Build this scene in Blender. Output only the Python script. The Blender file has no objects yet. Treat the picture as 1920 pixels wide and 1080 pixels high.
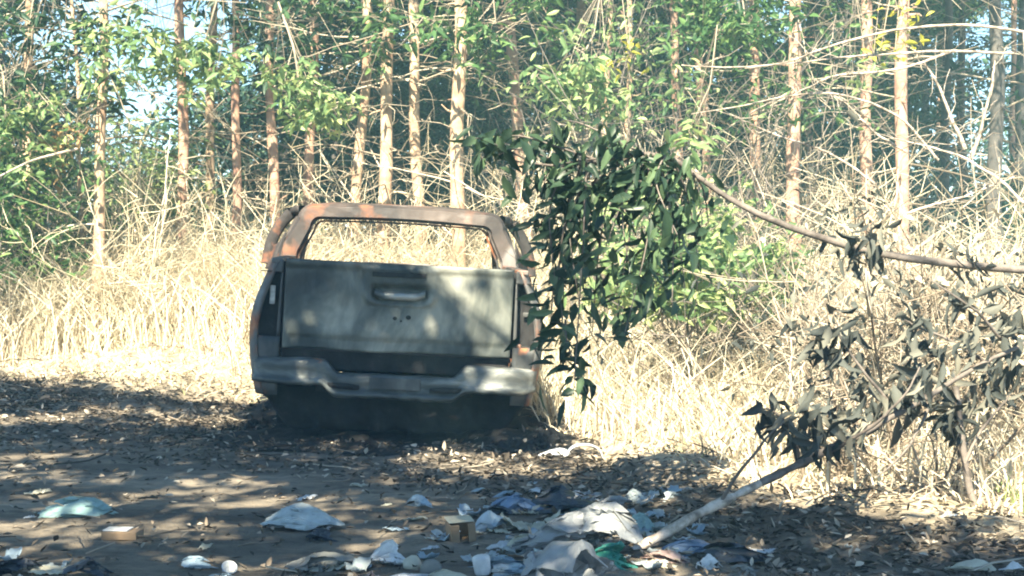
import bpy, bmesh, math, random
import numpy as np
from mathutils import Vector, noise as mnoise

scene = bpy.context.scene
COL = scene.collection
R = math.radians

# ------------------------------------------------------------------ camera
FPX, HY, CAMZ = 3250.0, 446.0, 1.30
cam_d = bpy.data.cameras.new('camera')
cam_d.sensor_width = 36.0
cam_d.lens = FPX / 1920 * 36
cam_d.shift_y = -(540 - HY) / 1920
cam_d.clip_start = 0.1
cam_d.clip_end = 600
cam = bpy.data.objects.new('camera', cam_d)
cam.location = (0, 0, CAMZ)
cam.rotation_euler = (R(90), 0, 0)
COL.objects.link(cam)
scene.camera = cam

# ------------------------------------------------------------------ world, sun, exposure
SUN_EL, SUN_AZ = 46.0, 14.0        # light travels towards +Y, drifting to +X
world = bpy.data.worlds.new('World')
scene.world = world
world.use_nodes = True
wn = world.node_tree
sky = wn.nodes.new('ShaderNodeTexSky')
sky.sky_type = 'NISHITA'
sky.sun_disc = False
sky.sun_elevation = R(SUN_EL)
sky.sun_rotation = R(180 + SUN_AZ)
sky.air_density = 0.7
sky.dust_density = 0.0
sky.ozone_density = 3.0
bg = wn.nodes['Background']
wn.links.new(sky.outputs[0], bg.inputs[0])
bg.inputs[1].default_value = 0.072
sl = bpy.data.lights.new('sun', 'SUN')
sl.energy = 5.0
sl.angle = R(0.5)
sl.color = (1.0, 0.90, 0.69)
sun = bpy.data.objects.new('sun', sl)
SD = Vector((math.sin(R(SUN_AZ)) * math.cos(R(SUN_EL)), math.cos(R(SUN_AZ)) * math.cos(R(SUN_EL)), -math.sin(R(SUN_EL))))
sun.rotation_euler = SD.to_track_quat('-Z', 'Y').to_euler()
sun.location = (-5, -20, 25)
COL.objects.link(sun)
scene.view_settings.view_transform = 'Standard'
scene.view_settings.look = 'None'
scene.view_settings.exposure = 2.42
scene.view_settings.gamma = 1
scene.render.engine = 'CYCLES'
scene.cycles.filter_width = 2.0
scene.cycles.max_bounces = 6
scene.cycles.transparent_max_bounces = 4

# ------------------------------------------------------------------ helpers
def W(px, py, Y):
    """world point seen at photo pixel (px,py) at depth Y"""
    return np.array([(px - 960) / FPX * Y, Y, CAMZ - (py - HY) / FPX * Y])

def WG(px, py):
    """ground point under a photo pixel"""
    Y = CAMZ * FPX / (py - HY)
    return np.array([(px - 960) / FPX * Y, Y, 0.0])

def tag(o, label=None, cat=None, group=None, kind=None):
    if label: o['label'] = label
    if cat: o['category'] = cat
    if group: o['group'] = group
    if kind: o['kind'] = kind
    return o

def empty(name, loc=(0, 0, 0), rz=0.0):
    o = bpy.data.objects.new(name, None)
    o.empty_display_size = 0.1
    COL.objects.link(o)
    o.location = loc
    o.rotation_euler = (0, 0, rz)
    return o

class MB:
    def __init__(s):
        s.V = []; s.F = []; s.n = 0
    def add(s, verts, faces):
        verts = np.asarray(verts, dtype=np.float64).reshape(-1, 3)
        faces = np.asarray(faces, dtype=np.int64)
        if len(faces) == 0: return s
        s.V.append(verts); s.F.append(faces + s.n); s.n += len(verts)
        return s
    def grid(s, P, closed_u=False, closed_v=False):
        """P: (nu,nv,3)"""
        P = np.asarray(P, dtype=float)
        nu, nv = P.shape[:2]
        iu = np.arange(nu if closed_u else nu - 1); iv = np.arange(nv if closed_v else nv - 1)
        A, B = np.meshgrid(iu, iv, indexing='ij')
        A2 = (A + 1) % nu; B2 = (B + 1) % nv
        f = np.stack([A * nv + B, A2 * nv + B, A2 * nv + B2, A * nv + B2], -1).reshape(-1, 4)
        return s.add(P.reshape(-1, 3), f)
    def box(s, c, size, rot=None):
        x, y, z = [v / 2 for v in size]
        v = np.array([[-x, -y, -z], [x, -y, -z], [x, y, -z], [-x, y, -z], [-x, -y, z], [x, -y, z], [x, y, z], [-x, y, z]])
        if rot is not None: v = v @ np.array(rot).T
        v = v + np.array(c)
        return s.add(v, [[3, 2, 1, 0], [4, 5, 6, 7], [0, 1, 5, 4], [1, 2, 6, 5], [2, 3, 7, 6], [3, 0, 4, 7]])
    def tubes(s, P, Rr, sides=4, cap=False):
        """P (N,K,3) polylines, Rr (N,K) radii"""
        P = np.asarray(P, float); Rr = np.asarray(Rr, float)
        if P.ndim == 2: P = P[None]; Rr = Rr[None]
        N, K = P.shape[:2]
        T = np.gradient(P, axis=1)
        T /= np.linalg.norm(T, axis=2, keepdims=True) + 1e-9
        ref = np.zeros((N, 1, 3)); m = np.abs(T.mean(1)[:, 2]) > 0.8
        ref[m, 0, 0] = 1; ref[~m, 0, 2] = 1
        U = np.cross(T, ref); U /= np.linalg.norm(U, axis=2, keepdims=True) + 1e-9
        V = np.cross(T, U)
        a = np.arange(sides) * 2 * np.pi / sides
        ring = P[:, :, None] + Rr[:, :, None, None] * (U[:, :, None] * np.cos(a)[None, None, :, None] + V[:, :, None] * np.sin(a)[None, None, :, None])
        base = (np.arange(N) * K * sides)[:, None, None]
        k = np.arange(K - 1)[None, :, None] * sides; j = np.arange(sides)[None, None, :]; j2 = (j + 1) % sides
        f = np.stack([base + k + j, base + k + j2, base + k + sides + j2, base + k + sides + j], -1).reshape(-1, 4)
        s.add(ring.reshape(-1, 3), f)
        if cap and sides == 4:
            pass
        return s
    def leaves(s, C, D, Nn, L, Wd, fold=0.25, droop=0.15):
        """lens-shaped folded leaves. C base (N,3), D direction, Nn approx normal, L, Wd (N)"""
        C = np.asarray(C, float); D = D / (np.linalg.norm(D, axis=1, keepdims=True) + 1e-9)
        S = np.cross(D, Nn); S /= np.linalg.norm(S, axis=1, keepdims=True) + 1e-9
        U = np.cross(S, D)
        L = np.asarray(L)[:, None]; Wd = np.asarray(Wd)[:, None]
        b = C
        l1 = C + D * L * .35 + S * Wd * .5 + U * Wd * fold
        r1 = C + D * L * .35 - S * Wd * .5 + U * Wd * fold
        m = C + D * L * .5
        l2 = C + D * L * .72 + S * Wd * .36 + U * (Wd * fold * .6 - L * droop * .3)
        r2 = C + D * L * .72 - S * Wd * .36 + U * (Wd * fold * .6 - L * droop * .3)
        t = C + D * L - U * L * droop
        Vv = np.stack([b, l1, l2, t, r2, r1, m], 1)
        n = len(C)
        base = (np.arange(n) * 7)[:, None]
        q = np.concatenate([base + np.array([[0, 6, 2, 1]]), base + np.array([[6, 3, 2, 2]]), base + np.array([[0, 5, 4, 6]]), base + np.array([[6, 4, 3, 3]])], 0)
        return s.add(Vv.reshape(-1, 3), q)
    def ribbons(s, P, S, Wd):
        """P (N,K,3), S (N,3) side vectors, Wd (N,K)"""
        N, K = P.shape[:2]
        a = P + S[:, None] * Wd[:, :, None] * .5; b = P - S[:, None] * Wd[:, :, None] * .5
        v = np.stack([a, b], 2).reshape(-1, 3)
        base = (np.arange(N) * K * 2)[:, None]
        k = np.arange(K - 1)[None] * 2
        f = np.stack([base + k, base + k + 1, base + k + 3, base + k + 2], -1).reshape(-1, 4)
        return s.add(v, f)
    def build(s, name, mat, parent=None, smooth=True, mod=None):
        V = np.concatenate(s.V); F = np.concatenate([f if f.shape[1] == 4 else np.concatenate([f, f[:, -1:]], 1) for f in s.F])
        tri = F[:, 2] == F[:, 3]
        cnt = np.where(tri, 3, 4)
        start = np.concatenate([[0], np.cumsum(cnt)[:-1]])
        mask = np.ones(F.shape, bool); mask[tri, 3] = False
        loops = F[mask]
        me = bpy.data.meshes.new(name)
        me.vertices.add(len(V)); me.vertices.foreach_set('co', V.astype(np.float32).ravel())
        me.loops.add(len(loops)); me.loops.foreach_set('vertex_index', loops.astype(np.int32))
        me.polygons.add(len(F)); me.polygons.foreach_set('loop_start', start.astype(np.int32))
        me.polygons.foreach_set('loop_total', cnt.astype(np.int32))
        me.polygons.foreach_set('use_smooth', np.full(len(F), smooth))
        me.update(calc_edges=True); me.validate()
        me.materials.append(mat)
        o = bpy.data.objects.new(name, me)
        COL.objects.link(o)
        if parent: o.parent = parent
        if mod: mod(o)
        return o

def bevel(wd=0.004, seg=2):
    def f(o):
        m = o.modifiers.new('bevel', 'BEVEL'); m.width = wd; m.segments = seg; m.limit_method = 'ANGLE'
    return f
def solid(th=0.006, off=-1, bev=0):
    def f(o):
        m = o.modifiers.new('solid', 'SOLIDIFY'); m.thickness = th; m.offset = off
        if bev:
            b = o.modifiers.new('bevel', 'BEVEL'); b.width = bev; b.segments = 2; b.limit_method = 'ANGLE'
    return f

def vnoise(P, sc, seed=0, octv=3):
    P = np.asarray(P, float); sh = P.shape[:-1]; Q = P.reshape(-1, 3)
    out = np.empty(len(Q)); o = Vector((seed * 13.7, seed * 7.1, seed * 3.3))
    for i, p in enumerate(Q):
        out[i] = mnoise.fractal(Vector(p) * sc + o, 1.0, 2.0, octv)
    return out.reshape(sh)

def gh(x, y):
    """cheap vectorised ground height"""
    x = np.asarray(x, float); y = np.asarray(y, float)
    bx = shade_edge_y(x)
    h = .012 * np.sin(x * 2.3 + .7 * np.sin(y * 1.1)) * np.sin(y * 1.9 + .5) + .008 * np.sin(x * 6.1 + 1.3 * y) * np.sin(y * 5.2 - x) + .005 * np.sin(x * 14.3 - y * 3.1) * np.sin(y * 12.7 + 2 * x)
    # slight rise where the litter bank and the grass start
    t = np.clip((y - bx + 2.2) / 2.5, 0, 1)
    h = h + .06 * t * t * (3 - 2 * t) * np.where(np.abs(x + 1.0) < 1.6, 0.15, 1.0)
    h = h + .04 * t * np.sin(x * 3.7 + y * 2.1) * np.sin(y * 3.3 - x * 1.7)
    rise = np.clip((y - bx - .1) * .15, 0, .45) * np.where(x > -1.9, np.clip((y - 15.8) / 2, 0, 1), 1)
    far = np.clip((y - 22) / 60, 0, 1)
    return h + rise + far * .5

EDGE = np.array([[-30, 16.2], [-5.0, 16.0], [-3.6, 14.8], [-2.1, 13.6], [-.75, 13.0], [.35, 11.0], [.92, 9.4], [1.25, 8.3], [2.2, 7.6], [30, 7.0]])
def shade_edge_y(x):
    return np.interp(x, EDGE[:, 0], EDGE[:, 1])

# ------------------------------------------------------------------ materials
def mat(name, base=(.5, .5, .5), rough=.7, metal=0.0):
    m = bpy.data.materials.new(name); m.use_nodes = True
    nt = m.node_tree; b = nt.nodes['Principled BSDF']
    b.inputs['Base Color'].default_value = (*base, 1); b.inputs['Roughness'].default_value = rough; b.inputs['Metallic'].default_value = metal
    return m, nt, b

def ramp(nt, stops, interp='LINEAR'):
    r = nt.nodes.new('ShaderNodeValToRGB'); cr = r.color_ramp; cr.interpolation = interp
    while len(cr.elements) < len(stops): cr.elements.new(.5)
    for e, (p, c) in zip(cr.elements, stops):
        e.position = p; e.color = (*c, 1) if len(c) == 3 else c
    return r

def noise_tex(nt, scale, detail=4, rough=.6, coord='Object', stretch=None, dist=0.0):
    tc = nt.nodes.new('ShaderNodeTexCoord')
    n = nt.nodes.new('ShaderNodeTexNoise'); n.inputs['Scale'].default_value = scale; n.inputs['Detail'].default_value = detail
    n.inputs['Roughness'].default_value = rough; n.inputs['Distortion'].default_value = dist
    if stretch:
        mp = nt.nodes.new('ShaderNodeMapping'); mp.inputs['Scale'].default_value = stretch
        nt.links.new(tc.outputs[coord], mp.inputs[0]); nt.links.new(mp.outputs[0], n.inputs['Vector'])
    else: nt.links.new(tc.outputs[coord], n.inputs['Vector'])
    return n

def leaf_mat(name, stops, trans=.35, rough=.5, objvar=False):
    """leaf surface, tone varies leaf by leaf"""
    m, nt, b = mat(name, rough=rough)
    g = nt.nodes.new('ShaderNodeNewGeometry')
    r = ramp(nt, stops)
    nt.links.new(g.outputs['Random Per Island'], r.inputs[0])
    nt.links.new(r.outputs[0], b.inputs['Base Color'])
    b.inputs['Specular IOR Level'].default_value = .35
    if trans > 0:
        t = nt.nodes.new('ShaderNodeBsdfTranslucent'); mx = nt.nodes.new('ShaderNodeMixShader'); mx.inputs[0].default_value = trans
        nt.links.new(r.outputs[0], t.inputs[0]); nt.links.new(b.outputs[0], mx.inputs[1]); nt.links.new(t.outputs[0], mx.inputs[2])
        nt.links.new(mx.outputs[0], nt.nodes['Material Output'].inputs[0])
    return m

def noise_mat(name, stops, scale=5, detail=5, rough=.8, metal=0, bump=.3, bscale=None, stretch=None, dist=0, bdist=.01):
    m, nt, b = mat(name, rough=rough, metal=metal)
    n = noise_tex(nt, scale, detail, .65, stretch=stretch, dist=dist)
    r = ramp(nt, stops); nt.links.new(n.outputs[0], r.inputs[0]); nt.links.new(r.outputs[0], b.inputs['Base Color'])
    if bump:
        n2 = noise_tex(nt, bscale or scale * 3, 5, .6, stretch=stretch)
        bp = nt.nodes.new('ShaderNodeBump'); bp.inputs['Strength'].default_value = bump; bp.inputs['Distance'].default_value = bdist
        nt.links.new(n2.outputs[0], bp.inputs['Height']); nt.links.new(bp.outputs[0], b.inputs['Normal'])
    return m

M = {}
# ground: pale dry dirt with worn bands, darker earth and straw dust
m, nt, b = mat('dirt', rough=.95)
n1 = noise_tex(nt, .9, 6, .62, stretch=(.55, 1.6, 1)); n2 = noise_tex(nt, 9, 6, .7, stretch=(.6, 1, 1)); n3 = noise_tex(nt, 45, 3, .7)
r1 = ramp(nt, [(.30, (.07, .058, .046)), (.45, (.13, .11, .084)), (.58, (.22, .185, .14)), (.74, (.36, .31, .24))])
r2 = ramp(nt, [(.32, (.35, .33, .3)), (.5, (.9, .9, .9)), (.68, (1.3, 1.25, 1.2))])
mx = nt.nodes.new('ShaderNodeMix'); mx.data_type = 'RGBA'; mx.blend_type = 'MULTIPLY'; mx.inputs[0].default_value = .85
nt.links.new(n1.outputs[0], r1.inputs[0]); nt.links.new(n2.outputs[0], r2.inputs[0])
nt.links.new(r1.outputs[0], mx.inputs[6]); nt.links.new(r2.outputs[0], mx.inputs[7]); ga = nt.nodes.new('ShaderNodeAttribute'); ga.attribute_name = 'straw_cover'
rs_ = ramp(nt, [(.35, (.2, .16, .11)), (.5, (.36, .3, .21)), (.65, (.5, .44, .32))]); nt.links.new(n2.outputs[0], rs_.inputs[0])
mg = nt.nodes.new('ShaderNodeMix'); mg.data_type = 'RGBA'; nt.links.new(ga.outputs['Fac'], mg.inputs[0]); nt.links.new(mx.outputs[2], mg.inputs[6]); nt.links.new(rs_.outputs[0], mg.inputs[7])
nt.links.new(mg.outputs[2], b.inputs['Base Color'])
bp = nt.nodes.new('ShaderNodeBump'); bp.inputs['Strength'].default_value = .7; bp.inputs['Distance'].default_value = .03
ad = nt.nodes.new('ShaderNodeMath'); ad.operation = 'ADD'; nt.links.new(n2.outputs[0], ad.inputs[0]); nt.links.new(n3.outputs[0], ad.inputs[1])
nt.links.new(ad.outputs[0], bp.inputs['Height']); nt.links.new(bp.outputs[0], b.inputs['Normal'])
M['dirt'] = m

def bark(name, stops, s=1.0):
    m, nt, b = mat(name, rough=.9)
    n = noise_tex(nt, 5 * s, 6, .7, stretch=(1, 1, .35)); r = ramp(nt, stops)
    w = noise_tex(nt, 2.3, 3, .6, stretch=(.6, .6, 2.2))
    mxx = nt.nodes.new('ShaderNodeMath'); mxx.operation = 'MULTIPLY_ADD'; mxx.inputs[1].default_value = .5
    nt.links.new(w.outputs[0], mxx.inputs[0]);
    hf = nt.nodes.new('ShaderNodeMath'); hf.operation = 'MULTIPLY'; hf.inputs[1].default_value = .5; nt.links.new(n.outputs[0], hf.inputs[0]); nt.links.new(hf.outputs[0], mxx.inputs[2])
    nt.links.new(mxx.outputs[0], r.inputs[0]); nt.links.new(r.outputs[0], b.inputs['Base Color'])
    bp = nt.nodes.new('ShaderNodeBump'); bp.inputs['Strength'].default_value = .6; bp.inputs['Distance'].default_value = .02
    n4 = noise_tex(nt, 22 * s, 5, .7, stretch=(1, 1, .3)); nt.links.new(n4.outputs[0], bp.inputs['Height']); nt.links.new(bp.outputs[0], b.inputs['Normal'])
    return m
M['bark_pale'] = bark('pale_bark', [(.30, (.12, .065, .04)), (.43, (.28, .17, .11)), (.54, (.5, .36, .24)), (.70, (.7, .57, .42))])
M['bark_pink'] = bark('pink_bark', [(.30, (.11, .055, .04)), (.42, (.26, .14, .10)), (.52, (.44, .27, .19)), (.68, (.62, .45, .34))])
M['bark_grey'] = bark('grey_bark', [(.32, (.03, .028, .027)), (.5, (.075, .068, .062)), (.66, (.15, .135, .12))])
M['twig'] = leaf_mat('dry_twig', [(0, (.11, .085, .06)), (.5, (.27, .22, .165)), (1, (.6, .52, .4))], trans=0, rough=.85)
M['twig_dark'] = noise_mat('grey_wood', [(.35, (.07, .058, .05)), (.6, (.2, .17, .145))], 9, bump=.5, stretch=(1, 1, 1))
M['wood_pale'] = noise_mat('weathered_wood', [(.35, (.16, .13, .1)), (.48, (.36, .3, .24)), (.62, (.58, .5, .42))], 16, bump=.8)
M['twig_pale'] = leaf_mat('straw_twig', [(0, (.3, .24, .15)), (.5, (.56, .48, .34)), (1, (.78, .7, .52))], trans=0, rough=.85)
M['straw'] = leaf_mat('dry_grass', [(0, (.2, .165, .115)), (.25, (.46, .39, .28)), (.6, (.68, .61, .45)), (1, (.82, .78, .63))], trans=.3, rough=.6)
M['straw_pink'] = leaf_mat('straw_litter', [(0, (.16, .12, .085)), (.35, (.38, .3, .22)), (.55, (.62, .53, .4)), (.85, (.72, .65, .48)), (1, (.42, .48, .22))], trans=.1, rough=.8)
M['green_grass'] = leaf_mat('green_grass', [(0, (.1, .17, .04)), (1, (.26, .34, .1))], trans=.35)
M['leaf_dark'] = leaf_mat('evergreen_shade_leaf', [(0, (.012, .034, .02)), (.6, (.026, .062, .032)), (1, (.07, .14, .05))], trans=.3, rough=.45)  # evergreen tone; also puts the deep wood's shade into its foliage
M['leaf_mid'] = leaf_mat('mid_green_leaf', [(0, (.03, .075, .03)), (.6, (.075, .16, .055)), (1, (.2, .3, .1))], trans=.4, rough=.45)
M['leaf_lime'] = leaf_mat('young_leaf', [(0, (.09, .17, .07)), (.5, (.22, .33, .14)), (1, (.5, .56, .24))], trans=.45, rough=.45)
M['leaf_yellow'] = leaf_mat('yellow_leaf', [(0, (.45, .45, .08)), (1, (.75, .68, .1))], trans=.45)
M['leaf_brown'] = leaf_mat('brown_leaf', [(0, (.3, .17, .07)), (1, (.55, .38, .18))], trans=.3, rough=.7)
M['leaf_near'] = leaf_mat('broad_leaf', [(0, (.02, .04, .026)), (.65, (.042, .08, .046)), (1, (.13, .2, .1))], trans=.3, rough=.4)
M['leaf_dead'] = leaf_mat('withered_leaf', [(0, (.035, .042, .04)), (.6, (.08, .088, .078)), (1, (.22, .21, .165))], trans=.15, rough=.8)
M['litter'] = leaf_mat('fallen_leaf', [(0, (.03, .026, .02)), (.4, (.08, .066, .05)), (.75, (.2, .16, .12)), (1, (.5, .44, .35))], trans=.05, rough=.9)
M['ash'] = noise_mat('ash', [(.3, (.006, .006, .007)), (.62, (.016, .016, .016)), (.85, (.06, .056, .054))], 14, bump=.8, bdist=.02)  # near-black ash that also holds the shade under the wreck

# burnt car metals
def burnt(name, stops, rust_lo, rust_hi, rough=.5, metal=.35, s=3.0, seed=0.0, stretch=(1, 1, 1)):
    m, nt, b = mat(name, rough=rough, metal=metal)
    tc = nt.nodes.new('ShaderNodeTexCoord'); mp = nt.nodes.new('ShaderNodeMapping'); mp.inputs['Location'].default_value = (seed, seed * .7, seed * 1.3); mp.inputs['Scale'].default_value = stretch
    nt.links.new(tc.outputs['Object'], mp.inputs[0])
    def nz(sc, det=5, ds=0.0):
        n = nt.nodes.new('ShaderNodeTexNoise'); n.inputs['Scale'].default_value = sc; n.inputs['Detail'].default_value = det; n.inputs['Distortion'].default_value = ds; nt.links.new(mp.outputs[0], n.inputs['Vector']); return n
    a = nz(s, 5, .6); r = ramp(nt, stops); nt.links.new(a.outputs[0], r.inputs[0])
    c = nz(s * 1.7, 8, .2); rr = ramp(nt, [(rust_lo, (0, 0, 0)), (rust_hi, (1, 1, 1))]); nt.links.new(c.outputs[0], rr.inputs[0])
    d = nz(s * 7, 6); rc = ramp(nt, [(.3, (.10, .035, .018)), (.5, (.30, .105, .04)), (.7, (.42, .2, .1))]); nt.links.new(d.outputs[0], rc.inputs[0])
    mx = nt.nodes.new('ShaderNodeMix'); mx.data_type = 'RGBA'; nt.links.new(rr.outputs[0], mx.inputs[0]); nt.links.new(r.outputs[0], mx.inputs[6]); nt.links.new(rc.outputs[0], mx.inputs[7])
    nt.links.new(mx.outputs[2], b.inputs['Base Color'])
    ro = ramp(nt, [(.3, (rough - .12,) * 3), (.7, (rough + .25,) * 3)]); nt.links.new(d.outputs[0], ro.inputs[0]); nt.links.new(ro.outputs[0], b.inputs['Roughness'])
    bp = nt.nodes.new('ShaderNodeBump'); bp.inputs['Strength'].default_value = .35; bp.inputs['Distance'].default_value = .006; e = nz(s * 14, 5); nt.links.new(e.outputs[0], bp.inputs['Height']); nt.links.new(bp.outputs[0], b.inputs['Normal'])
    return m
M['gate'] = burnt('scorched_panel', [(.40, (.03, .036, .036)), (.49, (.07, .08, .073)), (.55, (.14, .15, .13)), (.64, (.3, .3, .25))], .66, .76, rough=.5, metal=.2, s=1.9, seed=3.1, stretch=(1.5, 1, .8))
M['side'] = burnt('scorched_side', [(.36, (.04, .042, .042)), (.6, (.13, .13, .125)), (.75, (.28, .27, .25))], .5, .64, rough=.55, metal=.25, s=2.2, seed=8)
M['corner'] = burnt('scorched_corner', [(.36, (.03, .033, .034)), (.6, (.09, .092, .088)), (.75, (.2, .2, .18))], .6, .72, rough=.5, metal=.25, s=3.2, seed=5)
M['rust'] = burnt('rusted_roof', [(.38, (.04, .033, .03)), (.52, (.10, .078, .066)), (.64, (.3, .28, .26))], .53, .74, rough=.6, metal=.15, s=2.0, seed=1.2, stretch=(1, .6, 1))
M['rustdark'] = burnt('rusted_frame', [(.36, (.02, .018, .018)), (.55, (.05, .042, .038)), (.7, (.12, .1, .09))], .58, .78, rough=.7, metal=.15, s=4, seed=6)
M['bump'] = burnt('scorched_bumper', [(.38, (.05, .055, .055)), (.49, (.095, .105, .1)), (.58, (.19, .2, .185)), (.67, (.38, .38, .35))], .68, .76, rough=.46, metal=.35, s=3.4, seed=2.2, stretch=(.8, 1, 2.2))
M['char'] = noise_mat('charred_metal', [(.35, (.008, .008, .009)), (.6, (.025, .024, .024)), (.75, (.07, .06, .055))], 9, rough=.85, metal=.1, bump=.4)
M['white_melt'] = noise_mat('melted_lens', [(.4, (.3, .3, .28)), (.6, (.55, .55, .5))], 20, rough=.6)
M['tin'] = noise_mat('grey_tin', [(.4, (.3, .3, .3)), (.6, (.5, .5, .5))], 12, rough=.4, metal=.6)

# ------------------------------------------------------------------ ground
def axis(lo, a, b, hi, fine, coarse):
    l = np.arange(lo, a, coarse); c = np.arange(a, b, fine); r = np.arange(b, hi + coarse, coarse)
    return np.concatenate([l, c, r])
gx = axis(-80, -7, 7, 80, .07, 1.2); gy = axis(-22, 5.5, 20, 122, .07, 1.2)
X, Y = np.meshgrid(gx, gy, indexing='ij')
rngg = np.random.default_rng(5)
Z = gh(X, Y) + rngg.normal(0, .003, X.shape)
e_ = shade_edge_y(X)
bank = np.clip(1 - np.abs(Y - (e_ - 1.3)) / 1.7, 0, 1) * ~((np.abs(X + .765) < 1.1) & (Y > 10.7))
Z = Z + bank * .035 * np.clip(vnoise(np.stack([X, Y, X * 0], -1), 5.0, 3, 3), -.4, .8)
g = MB(); g.grid(np.stack([X, Y, Z], -1))
go = g.build('ground', M['dirt'])
cov = np.clip((Y - e_ + .35 + .35 * np.sin(X * 5 + Y * 3)) / .6, 0, 1)
at = go.data.attributes.new('straw_cover', 'FLOAT', 'POINT'); at.data.foreach_set('value', cov.astype(np.float32).ravel())
tag(go, kind='structure')

# ================================================================== THE WRECK
TY = 11.0
truck = empty('burnt_pickup', (-.765, TY, 0.0))
truck.rotation_euler = (0, R(3.0), R(3.9))
tag(truck, 'burnt out rusty pickup truck without wheels or glass, slumped on the dirt track', 'pickup truck')

Zs = np.array([.27, .36, .45, .53, .60, .66, .71, .78, .85, .90, .94, 1.0, 1.04, 1.09, 1.13])
HWp = np.interp(Zs, [.27, .45, .60, .71, .85, .94, 1.04, 1.13], [.885, .92, .932, .937, .917, .885, .845, .812])
def hw(z): return np.interp(z, Zs, HWp)

def skin(ys, sx, arch=None, top=1.13, n=18, inset=None, seed=0, bottom=.27, warp=.006):
    P = []
    for y in ys:
        zb = bottom
        if arch is not None:
            d = y - arch[0]
            if abs(d) < arch[1]: zb = max(bottom, arch[2] + math.sqrt(arch[1] ** 2 - d * d))
        zz = np.linspace(zb, top, n)
        xx = hw(zz) - (inset(y) if inset else 0)
        P.append(np.stack([sx * xx, np.full(n, y), zz], -1))
    P = np.array(P)
    nn = vnoise(P, 3.0, seed)
    P[..., 0] += sx * nn * warp * 1.6
    return P if sx < 0 else P[:, ::-1]

def rear_round(y):    # plan rounding of the rear corner
    return .045 * max(0, 1 - y / .10) ** 2
for sx in (-1, 1):
    ys = np.concatenate([[0.0, .015, .035, .06, .10, .2, .35], np.linspace(.45, 1.35, 24), [1.45, 1.56]])
    b_ = MB(); b_.grid(skin(ys, sx, arch=(.92, .43, .27), inset=rear_round, seed=sx + 4))
    side = b_.build('bed_side', M['side'], truck, mod=solid(.02, 1 if sx > 0 else 1))
    # rail on the bed side and inner wall
    r_ = MB()
    pts = np.array([[sx * .80, .0, 1.125], [sx * .80, .5, 1.13], [sx * .80, 1.0, 1.128], [sx * .80, 1.56, 1.13]])
    for k in range(3):
        c = (pts[k] + pts[k + 1]) / 2; r_.box(c + [-sx * .02, 0, -.008], (.07, abs(pts[k + 1][1] - pts[k][1]) - .004, .03))
    r_.build('bed_rail', M['side'], truck, smooth=False, mod=bevel(.006))
    i_ = MB(); i_.box((sx * .735, .8, .84), (.012, 1.5, .55)); i_.build('bed_wall', M['char'], truck, smooth=False)
    # rear corner post: frame round the empty lamp opening
    c_ = MB()
    zz = np.linspace(.27, 1.125, 24)
    ox = hw(zz) - rear_round(0)
    l0, l1 = .64, 1.045
    def ramp_y(x): return .0
    for (a, bb, z0, z1) in ((0, 1, .27, l0), (0, 1, l1, 1.125)):
        zs_ = np.linspace(z0, z1, 8); oo = hw(zs_) - .045; us = np.linspace(0, 1, 6)
        P = np.array([[[sx * (.738 + (o - .738) * u), .0 + .02 * u * u, z] for u in us] for z, o in zip(zs_, oo)])
        P[..., 1] += vnoise(P, 9, 3 + sx) * .005
        c_.grid(P if sx > 0 else P[:, ::-1])
    zs_ = np.linspace(l0, l1, 12); oo = hw(zs_) - .045
    for ua, ub in ((0, .14), (.9, 1)):
        us = np.linspace(ua, ub, 3)
        P = np.array([[[sx * (.738 + (o - .738) * u), .0 + .02 * u * u, z] for u in us] for z, o in zip(zs_, oo)])
        c_.grid(P if sx > 0 else P[:, ::-1])
    c_.build('corner_panel', M['corner'], truck, mod=solid(.006, -1))
    s_ = MB()
    us = np.linspace(.1, .94, 5)
    P = np.array([[[sx * (.738 + (o - .738) * u), .055 + .02 * math.sin(u * 3), z] for u in us] for z, o in zip(np.linspace(l0 - .01, l1 + .01, 12), np.interp(np.linspace(l0 - .01, l1 + .01, 12), zs_, oo))])
    P[..., 1] += vnoise(P, 14, 5) * .012
    s_.grid(P if sx > 0 else P[:, ::-1])
    # shell walls of the opening
    for zc in (l0 - .004, l1 + .004): s_.box((sx * .81, .035, zc), (.14, .05, .006))
    for xc in (.752,): s_.box((sx * xc, .035, (l0 + l1) / 2), (.006, .05, l1 - l0))
    sock = s_.build('tail_light_socket', M['char'], truck)
    lens = MB()
    for (dx, dz, w_, h_) in ((.0, .17, .035, .12),) if sx < 0 else ((.02, .12, .05, .03), (-.02, -.1, .03, .06)):
        lens.box((sx * (.80 + dx), .04, .78 + dz - .05), (w_, .012, h_))
    lens.build('bulb_holder', M['corner'] if sx > 0 else M['white_melt'], sock, smooth=False, mod=bevel(.006))

# bed floor, front wall
f_ = MB(); f_.box((0, .8, .55), (1.46, 1.55, .02)); f_.build('bed_floor', M['char'], truck, smooth=False)
f_ = MB(); f_.box((0, 1.55, .84), (1.46, .02, .54)); f_.build('bed_front_wall', M['rustdark'], truck, smooth=False)

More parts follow.
